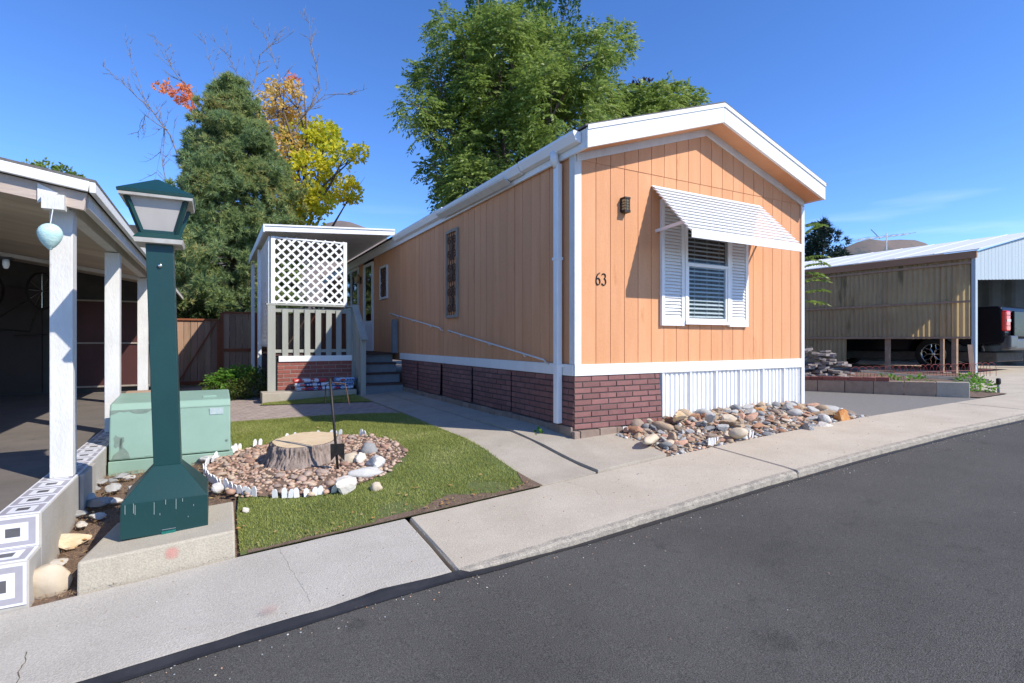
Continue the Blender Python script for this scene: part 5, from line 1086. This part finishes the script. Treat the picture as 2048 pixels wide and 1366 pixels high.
# pickup truck, seen from its rear left
tk = thing('pickup_truck', 'black pickup truck parked in the neighbouring carport, rear facing out', 'truck', (14.3, 3.6, .2))
X0, X1 = 13.32, 15.30; G0 = .215
side = [(.82, .95), (.80, 1.20), (.84, 1.78), (.90, 1.86), (3.05, 1.86), (3.15, 2.02), (3.35, 2.42), (4.7, 2.45), (5.35, 1.98), (6.5, 1.80), (6.62, 1.2), (6.55, .78), (5.9, .75), (5.85, .95), (5.6, 1.13), (5.3, 1.13), (5.0, .9), (4.95, .72), (2.85, .72), (2.80, .95), (2.6, 1.16), (2.30, 1.22), (2.0, 1.16), (1.72, .95), (1.65, .86)]
MB().prism([(X0, y, z) for y, z in side], (X1 - X0, 0, 0)).build('body', M['truck_black'], tk, bevel=.05)
MB().prism([(X0 - .006, y, z) for y, z in ((3.45, 2.0), (3.58, 2.34), (4.62, 2.36), (5.05, 2.0))], (.01, 0, 0)).build('side_window', M['dark_glass'], tk)
MB().box(X0 + .04, X1 - .04, .70, .90, .78, 1.06).build('bumper', M['bumper'], tk, bevel=.05); MB().box(X0 - .03, X0 + .40, .66, .74, .84, 1.13).build('bumper_corner', M['bumper'], tk, bevel=.03)
MB().box(X0 + .4, X1 - .4, .74, .795, 1.10, 1.74).build('tailgate', M['truck_black'], tk, bevel=.02); [MB().box(X0 + .50 + .045 * q, X0 + .533 + .045 * q, .735, .739, 1.305, 1.33).build('badge', M['bumper'], tk) for q in range(5)]
for x in (X0 - .012, X1 - .26):
    tl_ = MB().box(x + .01, x + .25, .752, .86, 1.24, 1.74).build('taillight', M['red_lens'], tk, bevel=.03); MB().box(x + .02, x + .25, .749, .7515, 1.47, 1.53).build('reverse_lens', M['lens'], tl_); MB().box(x + .02, x + .25, .749, .7515, 1.36, 1.375).build('rib', M['maroon'], tl_); MB().box(x + .02, x + .25, .749, .7515, 1.62, 1.635).build('rib', M['maroon'], tl_)
MB().box(X0 + .18, X1 - .18, 1.0, 6.2, .48, .72).build('chassis', M['chassis'], tk, bevel=.03)
for (y, sx_) in ((2.27, 0), (5.45, 0), (2.27, 1), (5.45, 1)):
    xx = X0 + .02 if not sx_ else X1 - .30; c0 = (xx, y, G0 + .435)
    wh = MB().lathe([(.27, 0), (.40, .005), (.435, .04), (.435, .24), (.40, .275), (.27, .28), (.27, 0)], c0, 'x', 36, False).build('wheel', M['rubber'], tk, True)
    if sx_: continue
    MB().lathe([(.255, .05), (.262, .01), (.285, -.004), (.285, .05)], c0, 'x', 36, False).build('rim', M['chrome'], wh, True); MB().lathe([(.262, .14), (.01, .14)], c0, 'x', 24).build('brake_disc', M['iron'], wh)
    C0 = Vector(c0); MB().lathe([(.05, .03), (.045, -.005), (.02, -.012)], c0, 'x', 14).build('hub', M['chrome'], wh, True)
    for k in range(6):
        for s_ in (-1, 1):
            a = 2 * math.pi * k / 6; f = lambda r_, da: C0 + Vector((.012, r_ * math.cos(a + s_ * da), r_ * math.sin(a + s_ * da)))
            MB().tube([f(.04, .0), f(.10, .12), f(.16, .10), f(.20, .30), f(.265, .33)], .0095, 5).build('spoke', M['chrome'], wh)
# red wire border, boards, path light, plants
wr = thing('wire_border', 'red scalloped wire border fencing along the planting bed', 'garden edging', (10, 1.6, .2))
Q0 = at(1700, 745, 11.2); Q1 = at(1985, 748, 11.9); nA = 22
for i in range(nA):
    p = Q0.lerp(Q1, i / nA); q = Q0.lerp(Q1, (i + 1.6) / nA); zb = gz(p.x, p.y) + .03; c = (p + q) / 2; pts_ = []
    for j in range(13): a = math.pi * j / 12; pts_.append((c.x - (q.x - p.x) / 2 * math.cos(a), c.y - (q.y - p.y) / 2 * math.cos(a), zb + .16 + .14 * math.sin(a)))
    pts_ = [(pts_[0][0], pts_[0][1], zb)] + pts_ + [(pts_[-1][0], pts_[-1][1], zb)]; MB().tube(pts_, .0045, 5).build('hoop', M['red_wire'], wr, True)
for dz in (.10, .17): MB().tube([(Q0.x, Q0.y, gz(Q0.x, Q0.y) + dz), (Q1.x, Q1.y, gz(Q1.x, Q1.y) + dz)], .005, 5).build('line_wire', M['red_wire'], wr)
for (a, b_, lab) in ((at(1720, 742, 10.6), at(1975, 765, 10.0), 'long weathered board lying along the front of the planting bed'), (at(1850, 752, 10.8), at(1975, 760, 10.4), 'shorter weathered board lying behind the long board')):
    MB().beam(a, b_, .14, .04).build('loose_board', M['frame_wood'], None, label=lab, category='board')
MB().beam(at(1940, 690, 12.3), at(1946, 752, 12.0), .09, .03).build('leaning_board', M['lumber'], None, label='short board leaning on the neighbouring carport corner post', category='board')
pl_ = at(1997, 786, 9.05); zz = gz(pl_.x, pl_.y)
pt_ = thing('path_light', 'small dark cylindrical path light stake at the driveway corner', 'garden light', (pl_.x, pl_.y, zz)); MB().lathe([(.018, 0), (.018, .14)], (pl_.x, pl_.y, zz), n=10).build('stake', M['blue_grey'], pt_, True); MB().lathe([(.022, .14), (.034, .16), (.034, .235), (.02, .245)], (pl_.x, pl_.y, zz), n=12).build('head', M['iron'], pt_, True)

# ---------------------------------------------------------------- plants
def leaf_quads(C, D, L_, W_, droop=0, curl=.0):
    """C centres, D directions (n,3) -> rhombic leaves"""
    n = len(C); up = RNG.normal(0, 1, (n, 3)); S = np.cross(D, up); S /= np.linalg.norm(S, axis=1)[:, None] + 1e-9
    Nn = np.cross(S, D); L_ = np.asarray(L_).reshape(-1, 1); W_ = np.asarray(W_).reshape(-1, 1)
    a = C; b = C + D * L_ * .45 + S * W_ * .5 + Nn * L_ * .06; c = C + D * L_; d = C + D * L_ * .45 - S * W_ * .5 + Nn * L_ * .06
    return np.stack([a, b, c, d], 1).reshape(-1, 3)
def unit(v): return v / (np.linalg.norm(v, axis=1)[:, None] + 1e-9)
def blob_pts(blobs, n, gap=None, freq=1.1):
    w_ = np.array([b[3] ** 2 for b in blobs]); w_ /= w_.sum(); idx = RNG.choice(len(blobs), n, p=w_); B_ = np.array(blobs)
    d = unit(RNG.normal(0, 1, (n, 3))); fr = np.array([1 + .35 * noise.noise(Vector(d[i]) * 2.2 + Vector((idx[i] * 5.1, 0, 0))) for i in range(n)])
    r = B_[idx, 3] * fr * (RNG.uniform(.25, 1, n) ** .45); sq = B_[idx, 4] if B_.shape[1] > 4 else np.ones(n)
    P = B_[idx, :3] + d * r[:, None] * np.stack([np.ones(n), np.ones(n), sq], 1)
    if gap is not None:
        k = np.array([noise.noise(Vector(q) * freq) + .5 * noise.noise(Vector(q) * freq * 2.3) > gap for q in P]); P, d, idx = P[k], d[k], idx[k]
    return P, d, idx
def pinnate(P, d, L_=.34, pairs=5, lw=.035, ll=.12, droop=.45, jit=.5):
    n = len(P); ax = unit(d * .8 + RNG.normal(0, jit, (n, 3)) + np.array([0, 0, .15])); C, D = [], []
    for k in range(pairs):
        t = (k + 1) / (pairs + 1); pos = P + ax * (L_ * t) + np.array([0, 0, -droop * L_ * t * t]); up = np.tile([0, 0, 1.], (n, 1)); S = unit(np.cross(ax, up) + 1e-3)
        for s_ in (-1, 1): C.append(pos); D.append(unit(S * s_ * .8 + ax * .55 + np.array([0, 0, -.45])))
    C.append(P + ax * L_ + np.array([0, 0, -droop * L_])); D.append(unit(ax + np.array([0, 0, -.7])))
    C = np.concatenate(C); D = np.concatenate(D); return leaf_quads(C, D, ll * RNG.uniform(.8, 1.2, len(C)), lw * RNG.uniform(.8, 1.2, len(C)))
def crown(V, mt, parent, name='crown'): return np_obj(name, V, np.arange(len(V)).reshape(-1, 4), mt, parent)
def limbs(root, base, targets, r0, name='trunk', trunk_top=.35, mt=None, nt_=8):
    base = Vector(base); top = Vector((sum(t[0] for t in targets) / len(targets), sum(t[1] for t in targets) / len(targets), max(t[2] for t in targets))); b = MB()
    pts_ = [base.lerp(top, i / 6) + Vector((noise.noise(Vector((i * .7, base.x, 0))), noise.noise(Vector((i * .7, 0, base.y))), 0)) * .3 * (i > 0) for i in range(7)]
    b.tube(pts_, [r0 * (1 - .16 * i) for i in range(7)], 10)
    for t in targets:
        t = Vector(t[:3]); h = max(.15, min(.9, (t.z - base.z) / (top.z - base.z) * .75)); i = min(5, int(h * 6)); s0 = pts_[i]
        m1 = s0.lerp(t, .5) + Vector((random.uniform(-.3, .3), random.uniform(-.3, .3), random.uniform(-.1, .35)))
        b.tube([s0, s0.lerp(m1, .5), m1, t], [r0 * .38, r0 * .30, r0 * .2, r0 * .05], 6)
        for _ in range(3): q_ = t + Vector((random.uniform(-.6, .6), random.uniform(-.6, .6), random.uniform(-.2, .6))); b.tube([m1.lerp(t, .6), q_], [r0 * .08, r0 * .02], 5)
    return b.build(name, mt or M['bark_dark'], root, True)
def pblobs(lst, m0, dj, sq=1.0):
    out = []
    for (px, py, rp, *o_) in lst:
        d = m0 + (o_[0] if o_ else random.uniform(-dj, dj)); p = at(px, py, d); out.append((p.x, p.y, p.z, rp / 1068 * d, sq))
    return out
# big ash-like tree behind the home
bt = thing('green_tree', 'big leafy bright green tree rising behind the home roof', 'tree', (at(1030, 681, 17).x, at(1030, 681, 17).y, 0))
BB = pblobs([(980, 85, 62), (925, 105, 58), (1075, 130, 80), (1165, 125, 58), (868, 190, 52), (975, 180, 100), (1110, 220, 100), (1195, 170, 48), (905, 275, 68), (828, 205, 36), (1010, 300, 92), (1125, 290, 70), (955, 370, 62), (870, 345, 30), (1050, 350, 62), (1225, 88, 34), (905, 62, 38), (1175, 205, 55), (1010, 60, 40), (860, 150, 30), (915, 395, 40), (845, 265, 26), (990, 120, 80), (1050, 180, 90)], 17, 1.5)
P, d, _ = blob_pts(BB, 14500, -.02, 1.0); crown(pinnate(P, d, .42, 5, .05, .15), M['walnut'], bt); limbs(bt, (bt.location.x, bt.location.y, 0), [(b_[0], b_[1], b_[2]) for b_ in BB], .26)
dk = thing('dark_tree', 'dark green dense tree low behind the home roof at the left of the big tree', 'tree', (at(930, 681, 21).x, at(930, 681, 21).y, 0))
BB = pblobs([(905, 330, 60), (930, 380, 60), (960, 300, 70), (895, 395, 30), (985, 380, 60), (1030, 320, 60)], 21, .8); P, d, _ = blob_pts(BB, 5500); crown(leaf_quads(P, unit(d + RNG.normal(0, .6, d.shape)), RNG.uniform(.14, .24, len(P)), RNG.uniform(.08, .14, len(P))), M['column'], dk); limbs(dk, dk.location, [b_[:3] for b_ in BB], .2)
for i, (lst, lab, x) in enumerate([([(955, -60, 24), (958, 0, 28), (962, 60, 30), (965, 120, 30), (962, 180, 30)], 'slim upright dark green tree top at the left of the columnar pair', 960), ([(1070, -80, 34), (1075, -20, 40), (1060, 40, 42), (1090, 90, 46), (1075, 150, 50), (1090, 220, 50), (1140, 20, 22), (1145, 90, 28), (1150, -30, 16)], 'tall columnar dark green tree whose top leaves the picture', 1085)]):
    t = thing('columnar_tree', lab, 'tree', (at(x, 681, 23).x, at(x, 681, 23).y, 0), 'columnar trees behind the big tree'); BB = pblobs(lst, 23, .4, 1.7); P, d, _ = blob_pts(BB, 3000 + 3500 * i)
    crown(leaf_quads(P, unit(d * .5 + np.array([0, 0, .7]) + RNG.normal(0, .5, d.shape)), RNG.uniform(.12, .22, len(P)), RNG.uniform(.07, .12, len(P))), M['column'], t); limbs(t, t.location, [b_[:3] for b_ in BB], .18)
rt_ = thing('green_tree', 'low bright green tree showing over the right half of the roof ridge', 'tree', (at(1310, 681, 20).x, at(1310, 681, 20).y, 0))
BB = pblobs([(1235, 225, 36), (1280, 218, 42), (1325, 208, 40), (1370, 208, 32), (1300, 250, 50), (1360, 240, 40), (1230, 260, 40)], 20, .8); P, d, _ = blob_pts(BB, 2600); crown(pinnate(P, d, .36, 5, .05, .15), M['walnut'], rt_); limbs(rt_, rt_.location, [b_[:3] for b_ in BB], .2)
pt2 = thing('purple_tree', 'dark purple-leaved tree top peeking behind the low green tree', 'tree', (at(1280, 681, 25).x, at(1280, 681, 25).y, 0))
BB = pblobs([(1270, 185, 22), (1290, 178, 18), (1310, 190, 18), (1260, 205, 22), (1285, 220, 40)], 25, .3); P, d, _ = blob_pts(BB, 1300); crown(leaf_quads(P, unit(d + RNG.normal(0, .6, d.shape)), RNG.uniform(.14, .24, len(P)), RNG.uniform(.08, .14, len(P))), M['purple'], pt2); limbs(pt2, pt2.location, [b_[:3] for b_ in BB], .2)
lt = thing('green_tree', 'round green tree top showing above the left carport roof', 'tree', (at(100, 681, 24).x, at(100, 681, 24).y, 0))
BB = pblobs([(60, 345, 20), (90, 346, 22), (125, 353, 22), (152, 364, 16), (25, 338, 8), (100, 385, 40), (60, 390, 30)], 24, .5); P, d, _ = blob_pts(BB, 2600); crown(leaf_quads(P, unit(d + RNG.normal(0, .6, d.shape)), RNG.uniform(.12, .2, len(P)), RNG.uniform(.08, .14, len(P))), M['walnut'], lt); limbs(lt, lt.location, [b_[:3] for b_ in BB], .2)
# maple in autumn colour behind the spruce
mp_ = thing('maple_tree', 'autumn maple with gold and yellow-green leaves right of the spruce', 'tree', (at(590, 681, 19.5).x, at(590, 681, 19.5).y, 0))
def ml(P, d, a=.13, b=.24): return leaf_quads(P, unit(d * .6 + RNG.normal(0, .7, d.shape) + np.array([0, 0, -.25])), RNG.uniform(a, b, len(P)), RNG.uniform(a * .85, b * .85, len(P)))
B1 = pblobs([(640, 300, 52), (690, 310, 32), (670, 370, 42), (620, 350, 50), (705, 385, 20), (720, 305, 18), (650, 270, 30), (605, 420, 40), (600, 280, 36), (570, 400, 40), (640, 400, 30), (590, 455, 26)], 19.5, .9); P, d, _ = blob_pts(B1, 8800, -.10, 1.0); crown(ml(P, d, .1, .19), M['maple'], mp_)
B2 = pblobs([(560, 200, 40), (585, 180, 20), (550, 250, 42), (575, 300, 40), (535, 230, 22), (590, 250, 30), (555, 340, 40), (600, 360, 30), (545, 170, 14)], 19.8, .8); P, d, _ = blob_pts(B2, 4400, -.02, 1.1); crown(ml(P, d, .09, .17), M['maple_gold'], mp_)
B3 = pblobs([(335, 176, 13), (362, 188, 20), (342, 150, 10), (380, 205, 14), (316, 174, 9), (350, 170, 12), (372, 178, 10), (585, 165, 16)], 19.8, .4); P, d, _ = blob_pts(B3, 900, -.12, 1.6); crown(ml(P, d, .08, .15), M['maple_orange'], mp_)
tb = limbs(mp_, mp_.location, [b_[:3] for b_ in B1 + B2], .2)
br_ = MB()
def branch(px, r0=.05):
    pts_ = [at(x, y, 19.3 + .2 * i) for i, (x, y) in enumerate(px)]; pp2 = []
    for a, c in zip(pts_, pts_[1:]): pp2 += [a, a.lerp(c, .5) + Vector((random.uniform(-.05, .05), 0, random.uniform(-.05, .05)))]
    pp2.append(pts_[-1]); k = len(pp2); br_.tube(pp2, [r0 * .62 * (1 - .9 * i / (k - 1)) for i in range(k)], 6)
    for i in range(2, k):
        for _ in range(3):
            q_ = pp2[i - 1].lerp(pp2[i], random.random()); dr_ = (pp2[i] - pp2[i - 1]).normalized(); w_ = [q_]; v_ = (dr_ + RT * random.uniform(-.9, .9) + FW * random.uniform(-.5, .5)).normalized(); L0 = random.uniform(.35, 1.1)
            for _k in range(4): v_ = (v_ + Vector((random.uniform(-.3, .3), random.uniform(-.3, .3), random.uniform(-.15, .35)))).normalized(); w_.append(w_[-1] + v_ * L0 / 4)
            br_.tube(w_, [.010, .008, .006, .005, .003], 4)
            for _k in range(3):
                e0 = w_[random.randint(1, 3)]; v2 = (v_ + RT * random.uniform(-.9, .9) + Vector((0, 0, random.uniform(-.2, .5)))).normalized(); br_.tube([e0, e0 + v2 * L0 * .18, e0 + v2 * L0 * .3 + Vector((0, 0, .04))], [.006, .005, .003], 4)
branch([(585, 560), (560, 340), (520, 250), (500, 190), (520, 110), (560, 75)], .09); branch([(560, 330), (600, 240), (640, 180), (622, 90), (618, 30)], .07); branch([(520, 250), (560, 220), (620, 215)], .04)
branch([(590, 420), (570, 260), (555, 140), (530, 70)], .05); branch([(560, 320), (530, 230), (475, 150), (460, 110)], .04); branch([(400, 420), (340, 270), (290, 200), (250, 80)], .05); branch([(300, 215), (260, 180), (205, 130)], .03); branch([(440, 260), (380, 180), (340, 130), (322, 85)], .04); branch([(470, 230), (430, 150), (410, 85)], .035); branch([(335, 260), (290, 230), (275, 265)], .03); branch([(600, 240), (650, 190), (705, 187)], .03)
branch([(350, 420), (325, 330), (330, 250), (310, 360)], .03); branch([(420, 470), (345, 480), (310, 500)], .03)
br_.build('bare_branches', M['twig'], mp_, True)
# spruce
def spruce(root, base, H, prof, n, needle, mt, seed, tops=((0, 0),), nn=9, lean=0):
    base = Vector(base); rn = np.random.default_rng(seed); MB().tube([base, base + Vector((0, 0, H * .5)), base + Vector((0, 0, H * .97))], [H * .022, H * .014, .02], 10).build('trunk', M['bark_dark'], root, True)
    hs, rs_ = zip(*prof); nb = max(60, n // 22); Pn = []; Dn = []; bm_ = MB()
    for i in range(nb):
        t = rn.random() ** 1.15; z = t * H; a = rn.uniform(0, 2 * np.pi); Rr = np.interp(t, hs, rs_) * rn.uniform(.66, 1.14) * (1 + .34 * noise.noise(Vector((math.cos(a) * 1.6, math.sin(a) * 1.6, z * .9 + seed)))); dirv = np.array([math.cos(a), math.sin(a), 0])
        s0 = np.array([base.x, base.y, base.z + z]); k = max(6, int(26 * Rr / max(rs_) * 1.25)); tt = rn.random(k) ** .5 * 1.0
        kc = max(2, int(5 * Rr / max(rs_) + 1)); tc = .35 + .65 * rn.random(kc) ** .7; cc = s0 + dirv * (Rr * tc)[:, None] + np.stack([0 * tc, 0 * tc, Rr * (.10 * tc - .34 * tc * tc + .16 * tc ** 4)], 1) + rn.normal(0, 1, (kc, 3)) * np.array([.3, .3, .12]) * (.3 + .3 * Rr)
        for q in cc:
            u_ = unit(rn.normal(0, 1, (9, 3)) + dirv * .6 + np.array([0, 0, .35])); rr_ = needle * rn.uniform(.6, 1.7); Pn.append(q + u_ * rr_ * np.array([1, 1, .7])); Dn.append(u_)
        if i % 3 == 0: bm_.tube([tuple(s0), tuple(s0 + dirv * Rr * .5 + np.array([0, 0, -.03 * Rr])), tuple(s0 + dirv * Rr * .9 + np.array([0, 0, -.16 * Rr]))], [.03, .02, .006], 4)
    for (tx, tz) in tops:
        k = 60; zz_ = rn.random(k); Pn.append(np.stack([base.x + tx + rn.normal(0, .10, k) * (1.3 - zz_), base.y + rn.normal(0, .1, k) * (1.3 - zz_), base.z + H + tz - .9 + zz_ * .95], 1)); Dn.append(rn.normal(0, .4, (k, 3)) + np.array([0, 0, .8]))
    P = np.concatenate(Pn); D = unit(np.concatenate(Dn)); m = len(P); bm_.build('limbs', M['bark_dark'], root, kind='stuff')
    P = np.repeat(P, nn, 0); D = np.repeat(D, nn, 0); d = unit(D * .9 + rn.normal(0, .75, P.shape)); S = unit(np.cross(d, rn.normal(0, 1, P.shape))); L_ = needle * rn.uniform(.6, 1.2, len(P))[:, None]; W_ = needle * .10
    V = np.stack([P - S * W_ - d * L_ * .2, P + S * W_ - d * L_ * .2, P + d * L_], 1).reshape(-1, 3)
    np_obj('crown', V, np.arange(len(V)).reshape(-1, 3), mt, root)
sp = thing('spruce_tree', 'large shaggy blue-green spruce with browning patches behind the gate', 'tree', (at(463, 681, 17.3).x, at(463, 681, 17.3).y, -.2))
spruce(sp, sp.location, 9.55, [(0, 2.2), (.1, 2.35), (.3, 2.25), (.5, 2.0), (.65, 1.7), (.8, 1.2), (.9, .75), (1, .15)], 19000, .17, M['spruce'], 3, ((-.35, -.1), (.25, .0)), 17)
cf_ = thing('conifer_tree', 'dark distant conifer between the home and the neighbouring carport', 'tree', (at(1645, 681, 42).x, at(1645, 681, 42).y, 0))
spruce(cf_, cf_.location, 10.2, [(0, 2.6), (.4, 2.6), (.7, 1.9), (.9, .8), (1, .1)], 3000, .40, leafmat('fir', [(.010, .024, .018), (.018, .04, .026), (.03, .06, .035)], .08, .6, .5), 9, ((0, 0),), 7)
# shrub beside the porch
sb = thing('shrub', 'low bushy green and olive shrub at the porch corner', 'shrub', (-2.85, 7.3, -.14))
SB = [(-3.15, 7.6, .12, .42, .6), (-2.75, 7.2, .10, .42, .6), (-2.6, 7.35, .22, .35, .7), (-2.95, 7.3, .05, .40, .5), (-3.3, 7.4, .0, .30, .5)]
P, d, _ = blob_pts(SB, 5200); crown(leaf_quads(P, unit(d + RNG.normal(0, .5, d.shape) + np.array([0, 0, .3])), RNG.uniform(.035, .07, len(P)), RNG.uniform(.012, .022, len(P))), M['shrub'], sb, 'foliage')
P, d, _ = blob_pts([(-3.0, 7.45, .25, .30, .6), (-3.2, 7.5, .18, .26, .6), (-2.8, 7.5, .3, .2, .6)], 420); crown(pinnate(P, unit(d + np.array([0, 0, .5])), .20, 6, .022, .06), M['fern'], sb, 'fern_fronds')
b = MB()
for _ in range(14): b.tube([(-2.9 + random.uniform(-.2, .2), 7.35 + random.uniform(-.1, .1), -.16), (-2.9 + random.uniform(-.4, .4), 7.35 + random.uniform(-.25, .2), .25)], [.012, .005], 5)
b.build('stem', M['twig'], sb)
# sapling fronds right of the home
sq = at(1603, 681, 9.3); sg = thing('sapling', 'sapling with long feathery green fronds at the right corner of the home', 'sapling', (sq.x, sq.y, gz(sq.x, sq.y)))
MB().tube([(sq.x, sq.y, gz(sq.x, sq.y)), (sq.x, sq.y, 1.6), (sq.x, sq.y, 3.0)], [.02, .015, .006], 6).build('stem', M['twig'], sg, True)
P = np.array([(sq.x, sq.y, z) for z in (3.0, 2.85, 2.45, 2.3, 2.2, 2.05, 1.85, 1.7)]); d = np.array([list(RT * a + Vector((0, 0, b_))) for a, b_ in ((1, .3), (.8, .5), (1, .05), (.9, .15), (1, 0), (.9, .1), (1, .0), (.8, -.2))])
P = np.repeat(P, 2, 0); d = np.repeat(d, 2, 0); crown(pinnate(P, unit(d), .42, 8, .035, .11, .25, .12), M['walnut'], sg, 'fronds')
def small_plant(px, py, dd, r, n, lab):
    p = at(px, py, dd); z = gz(p.x, p.y); t = thing('leafy_plant', lab, 'plant', (p.x, p.y, z)); P, d, _ = blob_pts([(p.x, p.y, z + r * .5, r, .6)], n); crown(leaf_quads(P, unit(d + RNG.normal(0, .4, d.shape)), RNG.uniform(.04, .09, n), RNG.uniform(.03, .05, n)), M['fern'], t, 'foliage')
small_plant(1940, 758, 9.9, .22, 160, 'leafy green plant at the foot of the neighbouring carport corner')
small_plant(1960, 778, 9.2, .18, 120, 'leafy green plant beside the planter wall end'); small_plant(1780, 752, 10.3, .2, 110, 'straggly green plant behind the brick planter edge'); small_plant(1835, 755, 10.1, .2, 110, 'low green plant near the loose bricks of the planter')
small_plant(1075, 877, 5.9, .035, 10, 'tiny green weed growing in the walkway joint')

# ---------------------------------------------------------------- far hills
def hill(pts_px, dist, label):
    b = MB(); n = len(pts_px); ridge = [at(x, y, dist) for x, y in pts_px]
    K = 10
    for j in range(K + 1):
        for i, p in enumerate(ridge):
            t = j / K; q_ = p + FW * (-dist * .28 * t); z = p.z * (1 - t) ** 1.2 - 12 * t + 7 * noise.noise(Vector((i * .9, j * .8, dist))) * (1 if 0 < j else 0)
            b.v.append((q_.x, q_.y, z))
    for j in range(K):
        for i in range(n - 1): b._f((j * n + i, j * n + i + 1, (j + 1) * n + i + 1, (j + 1) * n + i))
    st(b.build('hill', M['hill'], smooth=True))
hill([(-300, 640), (0, 600), (300, 540), (480, 500), (560, 470), (610, 456), (635, 454), (655, 446), (680, 441), (700, 444), (725, 453), (745, 460), (780, 480), (850, 505), (1000, 560), (1200, 620)], 1500, '')
hill([(1300, 640), (1500, 570), (1600, 535), (1660, 512), (1690, 495), (1715, 484), (1740, 478), (1765, 481), (1800, 479), (1830, 480), (1850, 486), (1900, 515), (2000, 545), (2150, 590), (2400, 640)], 1400, '')
